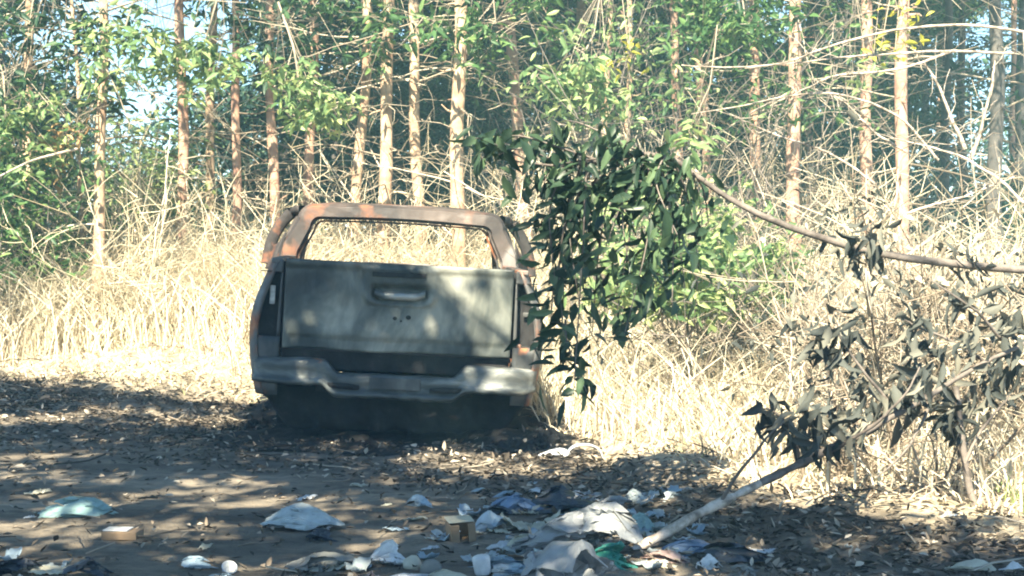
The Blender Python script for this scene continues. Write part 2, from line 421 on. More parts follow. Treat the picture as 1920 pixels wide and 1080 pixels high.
# tailgate
nx, nz = 97, 41
xs = np.linspace(-.722, .722, nx); zs = np.linspace(.572, 1.135, nz)
XX, ZZ = np.meshgrid(xs, zs, indexing='ij')
def sstep(a, b_, x):
    t = np.clip((x - a) / (b_ - a), 0, 1); return t * t * (3 - 2 * t)
prot = -.012 * (1 - (XX / .72) ** 2)
prot = prot - .014 * sstep(1.085, 1.10, ZZ)                                   # top lip
prot = prot + .010 * sstep(.665, .64, ZZ) * sstep(.70, .67, np.abs(XX))        # lower tuck
bz = sstep(.25, .225, np.abs(XX - .005) + np.clip(.93 - ZZ, 0, 1) * .7) * sstep(.865, .885, ZZ) * sstep(1.112, 1.10, ZZ)
prot = prot - .018 * bz
hand = sstep(.185, .165, np.abs(XX - .005) + np.clip(.92 - ZZ, 0, 1) * .9) * sstep(.878, .89, ZZ) * sstep(1.0, .985, ZZ)
prot = prot + .042 * hand
P = np.stack([XX, prot - .015, ZZ], -1)
wv = vnoise(P * np.array([1, 1, 1.0]), 2.2, 11)
P[..., 1] += wv * .010 + vnoise(P, 7, 12) * .004
P[..., 2] += .004 * np.sin(XX * 9) * sstep(.75, .57, ZZ)
t_ = MB(); t_.grid(P[::-1])
gate = t_.build('tailgate', M['gate'], truck, mod=solid(.03, 1))
# creases and scraped edges
h_ = MB()
hx = np.linspace(-.155, .165, 14)
prof = [(-.030, .0), (-.046, .010), (-.050, .028), (-.040, .046), (-.020, .052), (-.006, .03), (-.012, .004)]
P = np.array([[[x, y - .004 + .012 * (x / .16) ** 4, .905 + z + .02 * max(0, abs(x) - .11) / .05] for (y, z) in prof] for x in hx])
h_.grid(P, closed_v=True)
hd = h_.build('handle', M['bump'], gate)
for (x, z, r) in ((.065, .80, .014), (-.02, .79, .012), (.02, .775, .006)):
    k_ = MB()
    a = np.linspace(0, 2 * np.pi, 11)[:-1]
    ring = np.array([[[x + rr * math.cos(t) * (1.2 if rr else 1), -.0305 + (.0 if rr else -.001), z + rr * math.sin(t)] for t in a] for rr in (r, r * .6, 0.0)])
    ring[..., 1] += np.interp(x, [-1, 1], [0, 0]) - .004
    k_.grid(ring, closed_v=True); k_.build('badge_hole', M['char'], gate)
k_ = MB(); k_.box((-.005, -.054, 1.066), (.34, .02, .032)); k_.build('slot_shade', M['char'], gate, smooth=False, mod=bevel(.004))  # raised dark bar standing in for the shade inside a slot

# bumper
b_ = MB()
xb = np.concatenate([np.linspace(-.90, -.47, 16), np.linspace(-.45, -.36, 6), np.linspace(-.34, .34, 18), np.linspace(.36, .45, 6), np.linspace(.47, .90, 16)])
P = []
for x in xb:
    c = 1 - float(sstep(.36, .46, abs(x)))           # centre step
    zt = .515 - .085 * c - .012 * (abs(x) > .6) * (abs(x) - .6) * 4
    zb = .355 - .065 * c
    yf = -.13 + .16 * max(0, (abs(x) - .62) / .28) ** 2.2
    w = .006 * math.sin(x * 23) * (1 - c) + .006 * math.sin(x * 51 + 1)
    P.append([[x, .02 + max(0, yf + .1), zt - .004], [x, yf + .04, zt], [x, yf + .012, zt - .004], [x, yf, zt - .018], [x, yf + .004 + w * .3, (zt * .6 + zb * .4)], [x, yf + .012 + w * .4, (zt * .25 + zb * .75)],
              [x, yf - .004, zb + .028], [x, yf - .012, zb + .012 + w * .5], [x, yf, zb + w * .5], [x, yf + .03, zb - .004 + w * .5], [x, yf + .10, zb + .01]])
P = np.array(P); P[..., 2] += vnoise(P, 5, 9)[..., ] * .006; P[..., 1] += vnoise(P, 8, 19) * .005
b_.grid(P)
bumper = b_.build('bumper', M['bump'], truck, mod=solid(.005, -1))
for sx in (-1, 1):
    s_ = MB()
    xsr = np.linspace(sx * .22, sx * .42, 6)
    P = np.array([[[x, -.136, .352 + d * (1 - .35 * abs(u * 2 - 1)) + .01 * u] for d in (-.02, 0, .02)] for x, u in zip(xsr, np.linspace(0, 1, 6))])
    s_.grid(P); s_.build('step_slot', M['char'], bumper, mod=solid(.004, 0))
s_ = MB(); s_.box((0, -.142, .385), (.32, .01, .075)); s_.build('plate_recess', M['corner'], bumper, smooth=False, mod=bevel(.004))
# valance & brackets between tailgate and bumper, frame, axle
v_ = MB(); v_.box((0, .05, .50), (1.44, .04, .11)); v_.box((-.45, -.02, .44), (.08, .18, .05)); v_.box((.45, -.02, .44), (.08, .18, .05)); v_.build('rear_valance', M['char'], truck, smooth=False, mod=bevel(.004))
v_ = MB()
for sx in (-1, 1): v_.box((sx * .46, 2.4, .36), (.08, 4.7, .12))
for y in (.2, 1.5, 3.0, 4.5): v_.box((0, y, .36), (.84, .1, .08))
v_.build('chassis', M['char'], truck, smooth=False, mod=bevel(.005))
v_ = MB()
v_.tubes([[-.82, .92, .24], [-.4, .92, .24], [-.16, .92, .24], [-.12, .92, .24], [.12, .92, .24], [.16, .92, .24], [.4, .92, .24], [.82, .92, .24]], [.045, .045, .05, .13, .13, .05, .045, .045], 14)
v_.build('rear_axle', M['char'], truck)
for sx in (-1, 1):
    for yy in (.92, 4.15):
        v_ = MB(); a = np.linspace(0, 2 * np.pi, 25)[:-1]
        pr = [(.06, .0), (.12, .02), (.13, .06), (.19, .05), (.205, .0), (.20, .19), (.19, .2), (.175, .19), (.175, .03)]
        v_.grid(np.array([[[sx * (.78 - q), yy + r * math.cos(t), .2 + r * math.sin(t)] for t in a] for (r, q) in pr]), closed_v=True)
        v_.build('wheel_rim', M['char'], truck, mod=solid(.006, 0))
v_ = MB(); v_.box((0, 2.9, .42), (1.6, 2.6, .03)); v_.box((0, 1.62, .62), (1.5, .02, .5)); v_.build('cab_floor', M['char'], truck, smooth=False)
v_ = MB(); xs_ = np.linspace(-.84, .84, 60); zt_ = np.linspace(0, 1, 9); X_, T_ = np.meshgrid(xs_, zt_, indexing='ij')
lowe = .03 + .05 * np.abs(vnoise(np.stack([X_, X_ * 0, X_ * 0], -1), 3, 8, 3)) + .20 * np.clip((np.abs(X_) - .62) / .2, 0, 1) ** 2
Z_ = .33 + (lowe - .33) * T_; Y_ = .36 + .10 * vnoise(np.stack([X_, Z_, X_ * 0], -1), 4, 9, 3) - .12 * T_
v_.grid(np.stack([X_, Y_, Z_], -1)); v_.build('under_shade_sheet', M['char'], truck, mod=solid(.008, 0))  # added dark sheet standing in for the shade under the wreck
v_ = MB(); v_.box((0, 3.5, .3), (1.5, 6.1 - 3.9, .03)); v_.build('undertray', M['char'], truck, smooth=False)

# rear cab surround with window opening
def rrect(ht, hb, zt, zb, r, n=8):
    """trapezoid outline with rounded top corners, from bottom-left over the top to bottom-right"""
    pts = [(-hb, zb), (-hb + (hb - ht) * .35, zb + (zt - zb) * .35), (-hb + (hb - ht) * .7, zb + (zt - zb) * .68)]
    for k in range(n + 1):
        a = math.pi - k / n * math.pi / 2
        pts.append((-ht + r + r * math.cos(a), zt - r + r * math.sin(a)))
    for k in range(1, 8):
        u = k / 8; pts.append(((-ht + r) * (1 - 2 * u), zt + .012 * math.sin(math.pi * u)))
    return np.array(pts + [(-x, z) for x, z in pts[:len(pts) - 7][::-1]])
def cabrect(ht, hb, zt, r):
    q = rrect(ht, ht + (hb - ht) * (zt - .62) / (zt - 1.12), zt, .62, r)
    q[:, 0] = np.clip(q[:, 0], -hb - .01, hb + .01); return q
out = cabrect(.748, .885, 1.508, .11)
inn = cabrect(.645, .752, 1.408, .07)
mid = cabrect(.668, .775, 1.430, .08)
ofs = cabrect(.732, .868, 1.490, .10)
P = np.array([[[p[0], 1.66, p[1]] for p in out], [[p[0], 1.61, p[1]] for p in ofs], [[p[0], 1.60, p[1]] for p in mid], [[p[0], 1.625, p[1]] for p in mid * [.992, .994]], [[p[0], 1.63, p[1]] for p in inn]])
P[..., 2] += vnoise(P, 4, 21) * .006; P[..., 1] += vnoise(P, 5, 22) * .008
w_ = MB(); w_.grid(P); w_.build('rear_window_frame', M['rust'], truck, smooth=False, mod=solid(.012, 1, .003))
fl = MB(); P = np.array([[[p[0] * k, 1.66, 1.0 + (p[1] - 1.0) * (k2)] for p in inn] for k, k2 in ((.985, .985), (.965, .955))]); fl.grid(P); fl.build('window_flange', M['side'], truck, mod=solid(.004, 0))

# roof
yr = [1.62, 1.66, 1.72, 1.85, 2.1, 2.4, 2.7, 3.0, 3.2, 3.32]
P = []
for y in yr:
    t = (y - 1.62) / 1.7
    hwid = .735 + .05 * math.sin(min(1, t * 2.2) * math.pi / 2) - .05 * max(0, t - .7)
    zc = 1.505 + .035 * math.sin(min(1, t * 2) * math.pi / 2) - .05 * max(0, t - .75) - (.015 if t < .01 else 0)
    us = np.linspace(-1, 1, 25)
    P.append([[hwid * u, y, zc + .012 * (1 - u * u) - .07 * abs(u) ** 9] for u in us])
P = np.array(P); P[..., 2] += vnoise(P, 3, 31) * .010
w_ = MB(); w_.grid(P); w_.build('roof', M['rust'], truck, mod=solid(.008, 0))

# side window frames and pillars as pressed-steel bars
def bar(mb, pts, w, h, sub=5):
    pts = np.array(pts, float)
    t = np.linspace(0, len(pts) - 1, (len(pts) - 1) * sub + 1)
    q = np.stack([np.interp(t, np.arange(len(pts)), pts[:, i]) for i in range(3)], -1)
    for _ in range(3): q[1:-1] = (q[:-2] + 2 * q[1:-1] + q[2:]) / 4
    T = np.gradient(q, axis=0); T /= np.linalg.norm(T, axis=1, keepdims=True)
    U = np.cross(T, [0, 1, 0.02]); nb = np.linalg.norm(U, axis=1, keepdims=True); U = np.where(nb > .3, U / nb, np.cross(T, [0, 0, 1])); U /= np.linalg.norm(U, axis=1, keepdims=True)
    V = np.cross(T, U)
    ring = np.stack([q + U * w * a + V * h * b_ for a, b_ in ((-.5, -.35), (-.35, -.5), (.35, -.5), (.5, -.35), (.5, .35), (.35, .5), (-.35, .5), (-.5, .35))], 1)
    mb.grid(ring, closed_v=True)
for sx in (-1, 1):
    q_ = MB(); tt_ = np.linspace(0, 1, 9); zz_ = np.linspace(1.02, 1.20, 7)
    P = np.array([[[sx * ((.855 - .25 * (z - 1.12)) * (1 - t) + (.965 - .28 * (z - 1.12)) * t), 1.64 + .34 * t, z + .10 * (1 - t) ** 2 * (z - 1.02) / .18] for t in tt_] for z in zz_])
    q_.grid(P if sx > 0 else P[:, ::-1]); q_.build('quarter_panel', M['rustdark'], truck, mod=solid(.012, 0))
    p_ = MB(); bar(p_, [(sx * .82, 1.98, 1.45), (sx * .90, 2.0, 1.36), (sx * .96, 2.0, 1.24), (sx * .985, 1.98, 1.06)], .085, .08)
    bar(p_, [(sx * .73, 1.66, 1.475), (sx * .785, 1.85, 1.475), (sx * .82, 2.05, 1.45), (sx * .80, 2.7, 1.46), (sx * .74, 3.3, 1.43)], .05, .05)
    p_.build('door_frame', M['rustdark'], truck)
    p_ = MB(); bar(p_, [(sx * .79, 2.75, 1.46), (sx * .87, 2.75, 1.3), (sx * .91, 2.75, 1.08)], .05, .09); p_.build('centre_pillar', M['rustdark'], truck)
    p_ = MB(); bar(p_, [(sx * .72, 3.3, 1.43), (sx * .79, 3.6, 1.3), (sx * .84, 4.0, 1.06)], .05, .06); p_.build('windscreen_pillar', M['rust'], truck)
    for (y0, y1) in ((1.62, 2.72), (2.76, 3.75)):
        b_ = MB(); b_.grid(skin(np.linspace(y0, y1, 12), sx, seed=y0, top=1.1)); b_.build('door_panel', M['side'], truck, mod=solid(.012, 1))
    b_ = MB(); b_.grid(skin(np.linspace(3.79, 5.0, 26), sx, arch=(4.15, .42, .27), seed=7, top=1.03, inset=lambda y: .25 * max(0, (y - 4.5) / .5) ** 2)); b_.build('front_wing', M['side'], truck, mod=solid(.012, 1))
h_ = MB(); us = np.linspace(-1, 1, 15)
P = np.array([[[(.84 - .1 * t) * u, 3.95 + 1.05 * t, 1.05 - .12 * t * t + .03 * (1 - u * u)] for u in us] for t in np.linspace(0, 1, 10)]); P[..., 2] += vnoise(P, 3, 41) * .02
h_.grid(P); h_.build('bonnet', M['rust'], truck, mod=solid(.008, 0))
d_ = MB(); bar(d_, [(-.80, 3.75, .92), (0, 3.7, .95), (.80, 3.75, .92)], .1, .1); d_.build('dashboard_bar', M['rustdark'], truck)
for sx in (-1, 1):
    s_ = MB()
    for dx in (-.2, .2): s_.tubes([[sx * .38 + dx, 2.7, .45], [sx * .38 + dx, 2.62, .75], [sx * .38 + dx * .9, 2.55, 1.0]], [.014] * 3, 6)
    for z, y in ((.6, 2.66), (.75, 2.62), (.9, 2.58), (1.0, 2.55)): s_.tubes([[sx * .38 - .19, y, z], [sx * .38, y + .01, z], [sx * .38 + .19, y, z]], [.01] * 3, 6)
    s_.build('seat_frame', M['rustdark'], truck)

# ash and char under and around the wreck, blackened to carry the deep shade
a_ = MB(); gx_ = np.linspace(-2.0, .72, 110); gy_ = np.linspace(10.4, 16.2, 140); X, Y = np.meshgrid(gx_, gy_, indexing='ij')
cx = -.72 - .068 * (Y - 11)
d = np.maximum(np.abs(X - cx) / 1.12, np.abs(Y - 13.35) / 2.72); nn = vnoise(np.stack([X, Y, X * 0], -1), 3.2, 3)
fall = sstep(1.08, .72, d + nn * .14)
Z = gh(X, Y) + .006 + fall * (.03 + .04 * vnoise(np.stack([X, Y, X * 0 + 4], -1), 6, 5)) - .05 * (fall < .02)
a_.grid(np.stack([X, Y, Z], -1)); tag(a_.build('ash_shade_bed', M['ash']), 'black ash, charred debris and painted shade on the ground under the wreck', 'ash', kind='stuff')

def heap(px, py, w, d, h, seed, label):  # dark lumps; the right rear one stands in for the wreck's cast shadow
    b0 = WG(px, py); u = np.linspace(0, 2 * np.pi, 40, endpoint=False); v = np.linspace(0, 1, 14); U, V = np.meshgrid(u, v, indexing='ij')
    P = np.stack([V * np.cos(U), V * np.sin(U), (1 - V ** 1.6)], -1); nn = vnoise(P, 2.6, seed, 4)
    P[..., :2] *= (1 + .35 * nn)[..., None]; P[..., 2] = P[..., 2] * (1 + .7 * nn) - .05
    mb = MB(); mb.grid(P * np.array([w / 2, d / 2, h]), closed_u=True); o = mb.build('char_shade_heap', M['ash'], smooth=False); o.location = b0; tag(o, label, 'charred debris')
heap(1030, 838, .30, .5, .10, 1, 'low dark heap standing in for the wreck shadow at its right rear corner')
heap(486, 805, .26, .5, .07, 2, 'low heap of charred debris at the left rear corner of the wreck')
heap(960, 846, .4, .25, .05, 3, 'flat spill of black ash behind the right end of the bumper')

# ================================================================== TREES
def rnd_unit(rng, n):
    v = rng.normal(size=(n, 3)); return v / np.linalg.norm(v, axis=1, keepdims=True)

def trunk_mesh(rng, Hh, r0, lean=(0, 0), wob=.03, rings=34, sides=10, flare=.35):
    z = np.linspace(0, 1, rings) ** 1.0 * Hh
    ph = rng.uniform(0, 6, 4)
    x = lean[0] * z / Hh + wob * np.sin(z * 1.1 + ph[0]) + wob * .4 * np.sin(z * 3.1 + ph[1]); y = lean[1] * z / Hh + wob * np.sin(z * .9 + ph[2])
    x -= x[0]; y -= y[0]
    r = r0 * (1 - .68 * (z / Hh) ** 1.2) * (1 + flare * np.exp(-z / .35)) * (1 + .05 * rng.normal(size=rings))
    return np.stack([x, y, z], -1), r

def branches(rng, P, rr, n, zlo, zhi, lmin, lmax, up=(-.25, .35), kids=5, K=7, rbase=.012):
    """dead side branches with smaller twigs. returns polylines + radii"""
    z = rng.uniform(zlo, zhi, n); az = rng.uniform(0, 2 * np.pi, n)
    base = np.stack([np.interp(z, P[:, 2], P[:, i]) for i in range(3)], -1)
    el = rng.uniform(*up, n); L = rng.uniform(lmin, lmax, n)
    d = np.stack([np.cos(az) * np.cos(el), np.sin(az) * np.cos(el), np.sin(el)], -1)
    t = np.linspace(0, 1, K)
    Q = base[:, None] + d[:, None] * (L[:, None] * t)[..., None]
    bend = rng.normal(0, .22, (n, 3)); bend[:, 2] -= rng.uniform(-.15, .3, n)
    Q += bend[:, None] * (L[:, None] * t ** 2)[..., None]
    Q[:, 1:] += np.cumsum(rng.normal(0, .018, (n, K - 1, 3)), 1)
    Rr = rbase * rng.uniform(.5, 1.3, n)[:, None] * (1 - .8 * t)[None]
    out = [(Q, Rr)]
    if kids:
        m = n * kids; pi = rng.integers(0, n, m); tt = rng.uniform(.25, .95, m)
        idx = tt * (K - 1); i0 = np.clip(idx.astype(int), 0, K - 2); f = (idx - i0)[:, None]
        b0 = Q[pi, i0] * (1 - f) + Q[pi, i0 + 1] * f
        dd = d[pi] + rng.normal(0, .7, (m, 3)); dd /= np.linalg.norm(dd, axis=1, keepdims=True)
        l2 = L[pi] * rng.uniform(.12, .42, m)
        t2 = np.linspace(0, 1, 4)
        Q2 = b0[:, None] + dd[:, None] * (l2[:, None] * t2)[..., None]; Q2[:, 1:] += rng.normal(0, .02, (m, 3, 3))
        out.append((Q2, rbase * .35 * np.ones((m, 1)) * (1 - .7 * t2)[None]))
    return out, (Q, d, L)

def clump_leaves(mb, rng, centers, per, spread, L, Wd, droop=.6, normal_up=1.0):
    """sprays of leaves round centre points"""
    n = len(centers) * per
    c = np.repeat(centers, per, 0) + rng.normal(0, 1, (n, 3)) * np.array(spread)
    d = rnd_unit(rng, n); d[:, 2] = d[:, 2] * .6 - droop
    nn = rnd_unit(rng, n); nn[:, 2] += normal_up
    mb.leaves(c, d, nn, L * rng.uniform(.6, 1.3, n), Wd * rng.uniform(.7, 1.2, n))

BARKS = ['bark_pale', 'bark_pink', 'bark_grey']
proto_cache = {}
def crown_mesh(kind, seed):
    """boughs with leaf sprays; local to the trunk base"""
    key = (kind, seed)
    if key in proto_cache: return proto_cache[key]
    rng = np.random.default_rng(1000 + seed * 7 + {'high': 0, 'low': 100, 'dense': 200}[kind])
    zlo, zhi, nb, lm = {'high': (4.9, 9.6, 60, 1.9), 'low': (2.8, 9.6, 44, 1.7), 'dense': (1.0, 9.5, 64, 1.9)}[kind]
    z = rng.uniform(zlo, zhi, nb) ; az = rng.uniform(0, 6.28, nb)
    L = lm * rng.uniform(.45, 1, nb) * np.clip(1.15 - (z - zlo) / (zhi - zlo + 1.5), .25, 1)
    C = []
    P_ = np.zeros((nb, 5, 3)); t = np.linspace(0, 1, 5)
    d = np.stack([np.cos(az), np.sin(az), rng.uniform(-.1, .35, nb)], -1)
    P_[:] = d[:, None] * (L[:, None] * t)[..., None]; P_[:, :, 2] += z[:, None] - .22 * (L[:, None] * t) ** 2
    mb = MB()
    for k in range(nb):
        m = int(5 + L[k] * 7)
        tt = rng.uniform(.3, 1.05, m)
        C.append(np.stack([np.interp(tt, t, P_[k, :, i]) for i in range(3)], -1) + rng.normal(0, .16, (m, 3)) * (1, 1, .7))
    C = np.concatenate(C)
    clump_leaves(mb, rng, C, 15 if kind != 'dense' else 13, (.12, .12, .09), .15, .045, droop=.35)
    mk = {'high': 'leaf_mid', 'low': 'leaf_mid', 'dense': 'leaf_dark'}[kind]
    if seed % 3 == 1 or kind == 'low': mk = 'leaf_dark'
    bb = MB(); bb.tubes(P_, np.ones((nb, 1)) * .016 * (1 - .8 * t)[None], 3)
    proto_cache[key] = (mb, mk, bb)
    return proto_cache[key]

mesh_protos = {}
def make_tree(name, base, Hh, r0, bark_k, label, group=None, lean=(0, 0), crown='high', cseed=0, ndead=26, dead_z=(.9, 4.3), dlen=(.5, 1.5), seed=0, rz=0, cat='tree', kids=5, twig='twig', wob=.03):
    rng = np.random.default_rng(seed)
    t = empty(name, tuple(base), rz); tag(t, label, cat, group)
    P, r = trunk_mesh(rng, Hh, r0, lean, wob)
    mb = MB(); mb.tubes(P, r, 10)
    # knots and broken stubs
    ns = 16; out, _ = branches(rng, P, r, ns, .6, min(5.5, Hh * .8), r0 * 1.2, r0 * 2.6, (-.2, .6), 0, 4, r0 * .3)
    for Q, Rr in out: mb.tubes(Q, Rr, 5)
    mb.build('trunk', M[BARKS[bark_k]], t)
    if ndead:
        db = MB(); out, _ = branches(rng, P, r, ndead, dead_z[0], dead_z[1], dlen[0], dlen[1], (-.35, .45), kids, 7, .012)
        for Q, Rr in out: db.tubes(Q, Rr, 3)
        db.build('dead_branches', M[twig], t)
    if crown:
        k = (crown, cseed)
        if k not in mesh_protos:
            mb, mk, bb = crown_mesh(*k)
            o = mb.build('crown', M[mk], t); b2 = bb.build('boughs', M['twig_dark'], o)
            mesh_protos[k] = (o, b2)
        else:
            o0, b0 = mesh_protos[k]
            o = o0.copy(); COL.objects.link(o); o.parent = t
            b2 = b0.copy(); COL.objects.link(b2); b2.parent = o
        o.scale = (1, 1, Hh / 10.0); o.rotation_euler = (0, 0, rng.uniform(0, 6.28))
    return t

# px at top of picture, px at y=400, width px, depth, bark, crown, label
TR = [
 (180, 180, 20, 17.0, 0, 'high', 'thick straight pale trunk left of the wreck with brown dead leaves beside it'),
 (336, 338, 20, 18.6, 1, 'high', 'pinkish trunk standing at the right edge of the left patch of blue sky'),
 (391, 394, 16, 18.9, 0, 'high', 'slender pale trunk, left one of the close pair left of the wreck roof'),
 (444, 438, 16, 18.3, 1, 'high', 'slender pinkish trunk, right one of the close pair left of the wreck roof'),
 (515, 517, 18, 18.4, 1, 'high', 'brown pink trunk rising just left of the roof corner of the wreck'),
 (581, 571, 18, 18.8, 1, 'high', 'leaning trunk rising at the left corner of the rusty roof'),
 (684, 668, 20, 18.4, 0, 'high', 'leaning trunk half seen through the left part of the rear window'),
 (718, 720, 24, 17.9, 0, 'high', 'stout pale trunk seen through the middle of the rear window'),
 (781, 788, 21, 18.3, 0, 'high', 'pale wavy trunk above the middle right of the roof'),
 (854, 858, 26, 17.5, 0, 'high', 'thickest pale trunk above the right part of the roof'),
 (958, 985, 22, 19.5, 1, 'high', 'pinkish leaning trunk behind the top of the dark leafy branch'),
 (1091, 1093, 19, 24.0, 1, 'high', 'short visible piece of trunk high above the dark leafy branch'),
 (1135, 1133, 11, 18.0, 0, 'high', 'very slim pale trunk, left one of the two thin stems right of centre'),
 (1174, 1179, 12, 18.4, 0, 'high', 'very slim pale trunk, right one of the two thin stems right of centre'),
 (1256, 1264, 17, 19.0, 1, 'high', 'reddish trunk behind the light green bush'),
 (1306, 1320, 15, 19.5, 1, 'high', 'slim reddish trunk just right of the yellow green leaf cluster'),
 (1405, 1407, 21, 19.2, 1, 'high', 'trunk with a dark lower half between the leafy bush and the brush'),
 (1500, 1496, 25, 18.0, 1, 'high', 'stout pink trunk standing alone where the long bare branch passes'),
 (1622, 1630, 22, 18.8, 1, 'high', 'trunk with green leaves on it, left of the stout pink trunk with yellow leaves'),
 (1688, 1694, 25, 18.2, 1, 'high', 'stout pink trunk behind the bright yellow leaves'),
 (1775, 1774, 17, 27.0, 2, 'high', 'dark grey trunk, leftmost of the shaded ones at the right'),
 (1810, 1811, 16, 26.0, 2, 'high', 'thin dark grey trunk, second of the shaded ones at the right'),
 (1857, 1858, 28, 20.0, 2, 'high', 'thickest dark grey trunk near the right edge'),
 (1914, 1916, 20, 24.0, 2, 'high', 'dark grey trunk at the very right edge of the wood'),
 (48, 42, 18, 19.5, 0, 'high', 'pale trunk half hidden in the dark evergreen at the far left'),
]
for i, (pt, pb, wpx, Yd, bk, cr, lab) in enumerate(TR):
    xt, xb = (pt - 960) / FPX * Yd, (pb - 960) / FPX * Yd
    zt, zb = CAMZ + HY / FPX * Yd, CAMZ + 46 / FPX * Yd
    sl_ = (xt - xb) / (zt - zb); Hh = 9.5 + (i * 37 % 10) * .15
    x0 = xb - sl_ * zb
    make_tree('pine_tree', (x0, Yd, float(gh(x0, Yd)) - .03), Hh, wpx / FPX * Yd / 2 / .92, bk, lab, 'straight trunks of the front row behind the wreck', lean=(sl_ * Hh, 0), crown=cr, cseed=i % 4, ndead=30 if i not in (12, 13) else 14, seed=50 + i, kids=4, dlen=(.5, 1.7))
# thin bent sapling by the left trunk
make_tree('sapling', (*((np.array([(172 - 960) / FPX * 17.4, 17.4]))), .02), 5.0, .03, 0, 'thin bent bare sapling close to the thick pale trunk at the left', lean=(-.36, 0), crown=None, ndead=10, dead_z=(1.2, 4), dlen=(.3, 1.2), seed=7)

# deeper trees
SHORT = ['trunk in the far left evergreen', 'thick pale left trunk', 'trunk at the sky gap', 'left of the close pair', 'right of the close pair', 'trunk left of the roof corner', 'trunk at the roof corner', 'trunk at the window left', 'stout trunk in the window',
         'wavy trunk above the roof', 'thickest pale trunk', 'trunk behind the dark leaves', 'short high trunk', 'left very slim stem', 'right very slim stem', 'trunk behind the light bush', 'slim reddish trunk', 'half dark trunk', 'lone stout pink trunk', 'trunk with green leaves', 'trunk behind the yellow leaves',
         'leftmost dark grey trunk', 'second dark grey trunk', 'thickest dark grey trunk', 'dark trunk at the right edge']
SPX = sorted(t_[1] for t_ in TR); used_labels = {}
def near_name(px):
    j = int(np.argmin([abs(px - q) for q in SPX])); return ('just right of ' if px >= SPX[j] else 'just left of ') + 'the ' + SHORT[j]
def unique(lab):
    used_labels[lab] = used_labels.get(lab, 0) + 1
    return lab if used_labels[lab] == 1 else lab.replace('slim', ['', 'slimmer', 'other slim', 'further slim'][min(3, used_labels[lab] - 1)], 1).replace('low', ['', 'second', 'third', 'fourth'][min(3, used_labels[lab] - 1)], 1) 
rng = np.random.default_rng(77)
k = 0
for row, (Y0, n) in enumerate(((24.5, 13), (30, 16), (37, 18))):
    hwx = Y0 * .30 + 1.5
    xs = np.linspace(-hwx, hwx, n) + rng.normal(0, .35, n)
    for x in xs:
        y = Y0 + rng.uniform(-1.8, 1.8)
        px = 960 + x / y * FPX
        if 90 < px < 430: continue          # the gap where the sky shows
        cr = 'dense' if (px < 120 or (480 < px < 1660 and rng.random() < .8)) else 'low'
        if px > 1730: cr = 'high'
        make_tree('forest_tree', (x, y, float(gh(x, y)) - .05), 10.5 + rng.uniform(-.8, 1.2), rng.uniform(.06, .095), 2 if rng.random() < .6 else 1, unique('slim shaded ' + ('nearer', 'middle', 'farthest')[row] + ' wood tree ' + near_name(px)), 'shaded trees deep in the wood', lean=(rng.normal(0, .25), 0), crown=cr, cseed=k % 4, ndead=10, dlen=(.5, 1.4), seed=300 + k, kids=3, dead_z=(.8, 5), twig='twig')
        k += 1
# evergreen mass at the far left
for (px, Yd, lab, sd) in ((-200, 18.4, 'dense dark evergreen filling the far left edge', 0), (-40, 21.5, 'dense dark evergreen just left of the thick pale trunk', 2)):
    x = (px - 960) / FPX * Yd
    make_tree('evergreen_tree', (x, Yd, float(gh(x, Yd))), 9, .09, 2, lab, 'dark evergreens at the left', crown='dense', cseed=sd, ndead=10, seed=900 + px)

# understorey added dark: shade between the trunks is in its leaf colour
rng = np.random.default_rng(15)
n = 620; y = rng.uniform(21.5, 25, n); x = rng.uniform(-6.2, 7.0, n); z = rng.uniform(.3, 3.3, n) + .3
pxx = 960 + x / y * FPX; kp = ~((pxx > 185) & (pxx < 335) & (z > 1.6)) & ~((pxx > 1500) & (z > 1.6) & (rng.random(n) < .6)) & (rng.random(n) < np.where(z > 2.4, .55, 1))
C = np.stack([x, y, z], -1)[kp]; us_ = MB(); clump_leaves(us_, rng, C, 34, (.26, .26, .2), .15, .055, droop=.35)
tag(us_.build('undergrowth', M['leaf_dark']), 'dark shade-coloured undergrowth between the trunks behind the front row', 'undergrowth', kind='stuff')
# far wood, one mass
rng = np.random.default_rng(5)
fw = MB(); n = 1500
y = rng.uniform(44, 56, n); x = rng.uniform(-1, 1, n) * (y * .30 + 5); z = rng.uniform(0.0, 1, n) ** 1.25 * 9.5 + .2
pxx = 960 + x / y * FPX; pyy = HY - (z - CAMZ) / y * FPX
keep = ~(((pxx > 170) & (pxx < 365) & (pyy < 260)) & (rng.random(n) < .96)) & ~((pxx > 1720) & (pyy < 400) & (rng.random(n) < .15)) & ~((pyy < 150) & (rng.random(n) < .65)) & ~((pxx > 1480) & (pxx < 1660) & (pyy > 190) & (pyy < 330) & (rng.random(n) < .6))
C = np.stack([x, y, z], -1)[keep]
clump_leaves(fw, rng, C, 45, (.55, .5, .42), .34, .14, droop=.3)
tag(fw.build('far_wood', M['leaf_dark']), 'dark green far wood closing the view behind the trunks', 'woodland', kind='stuff')

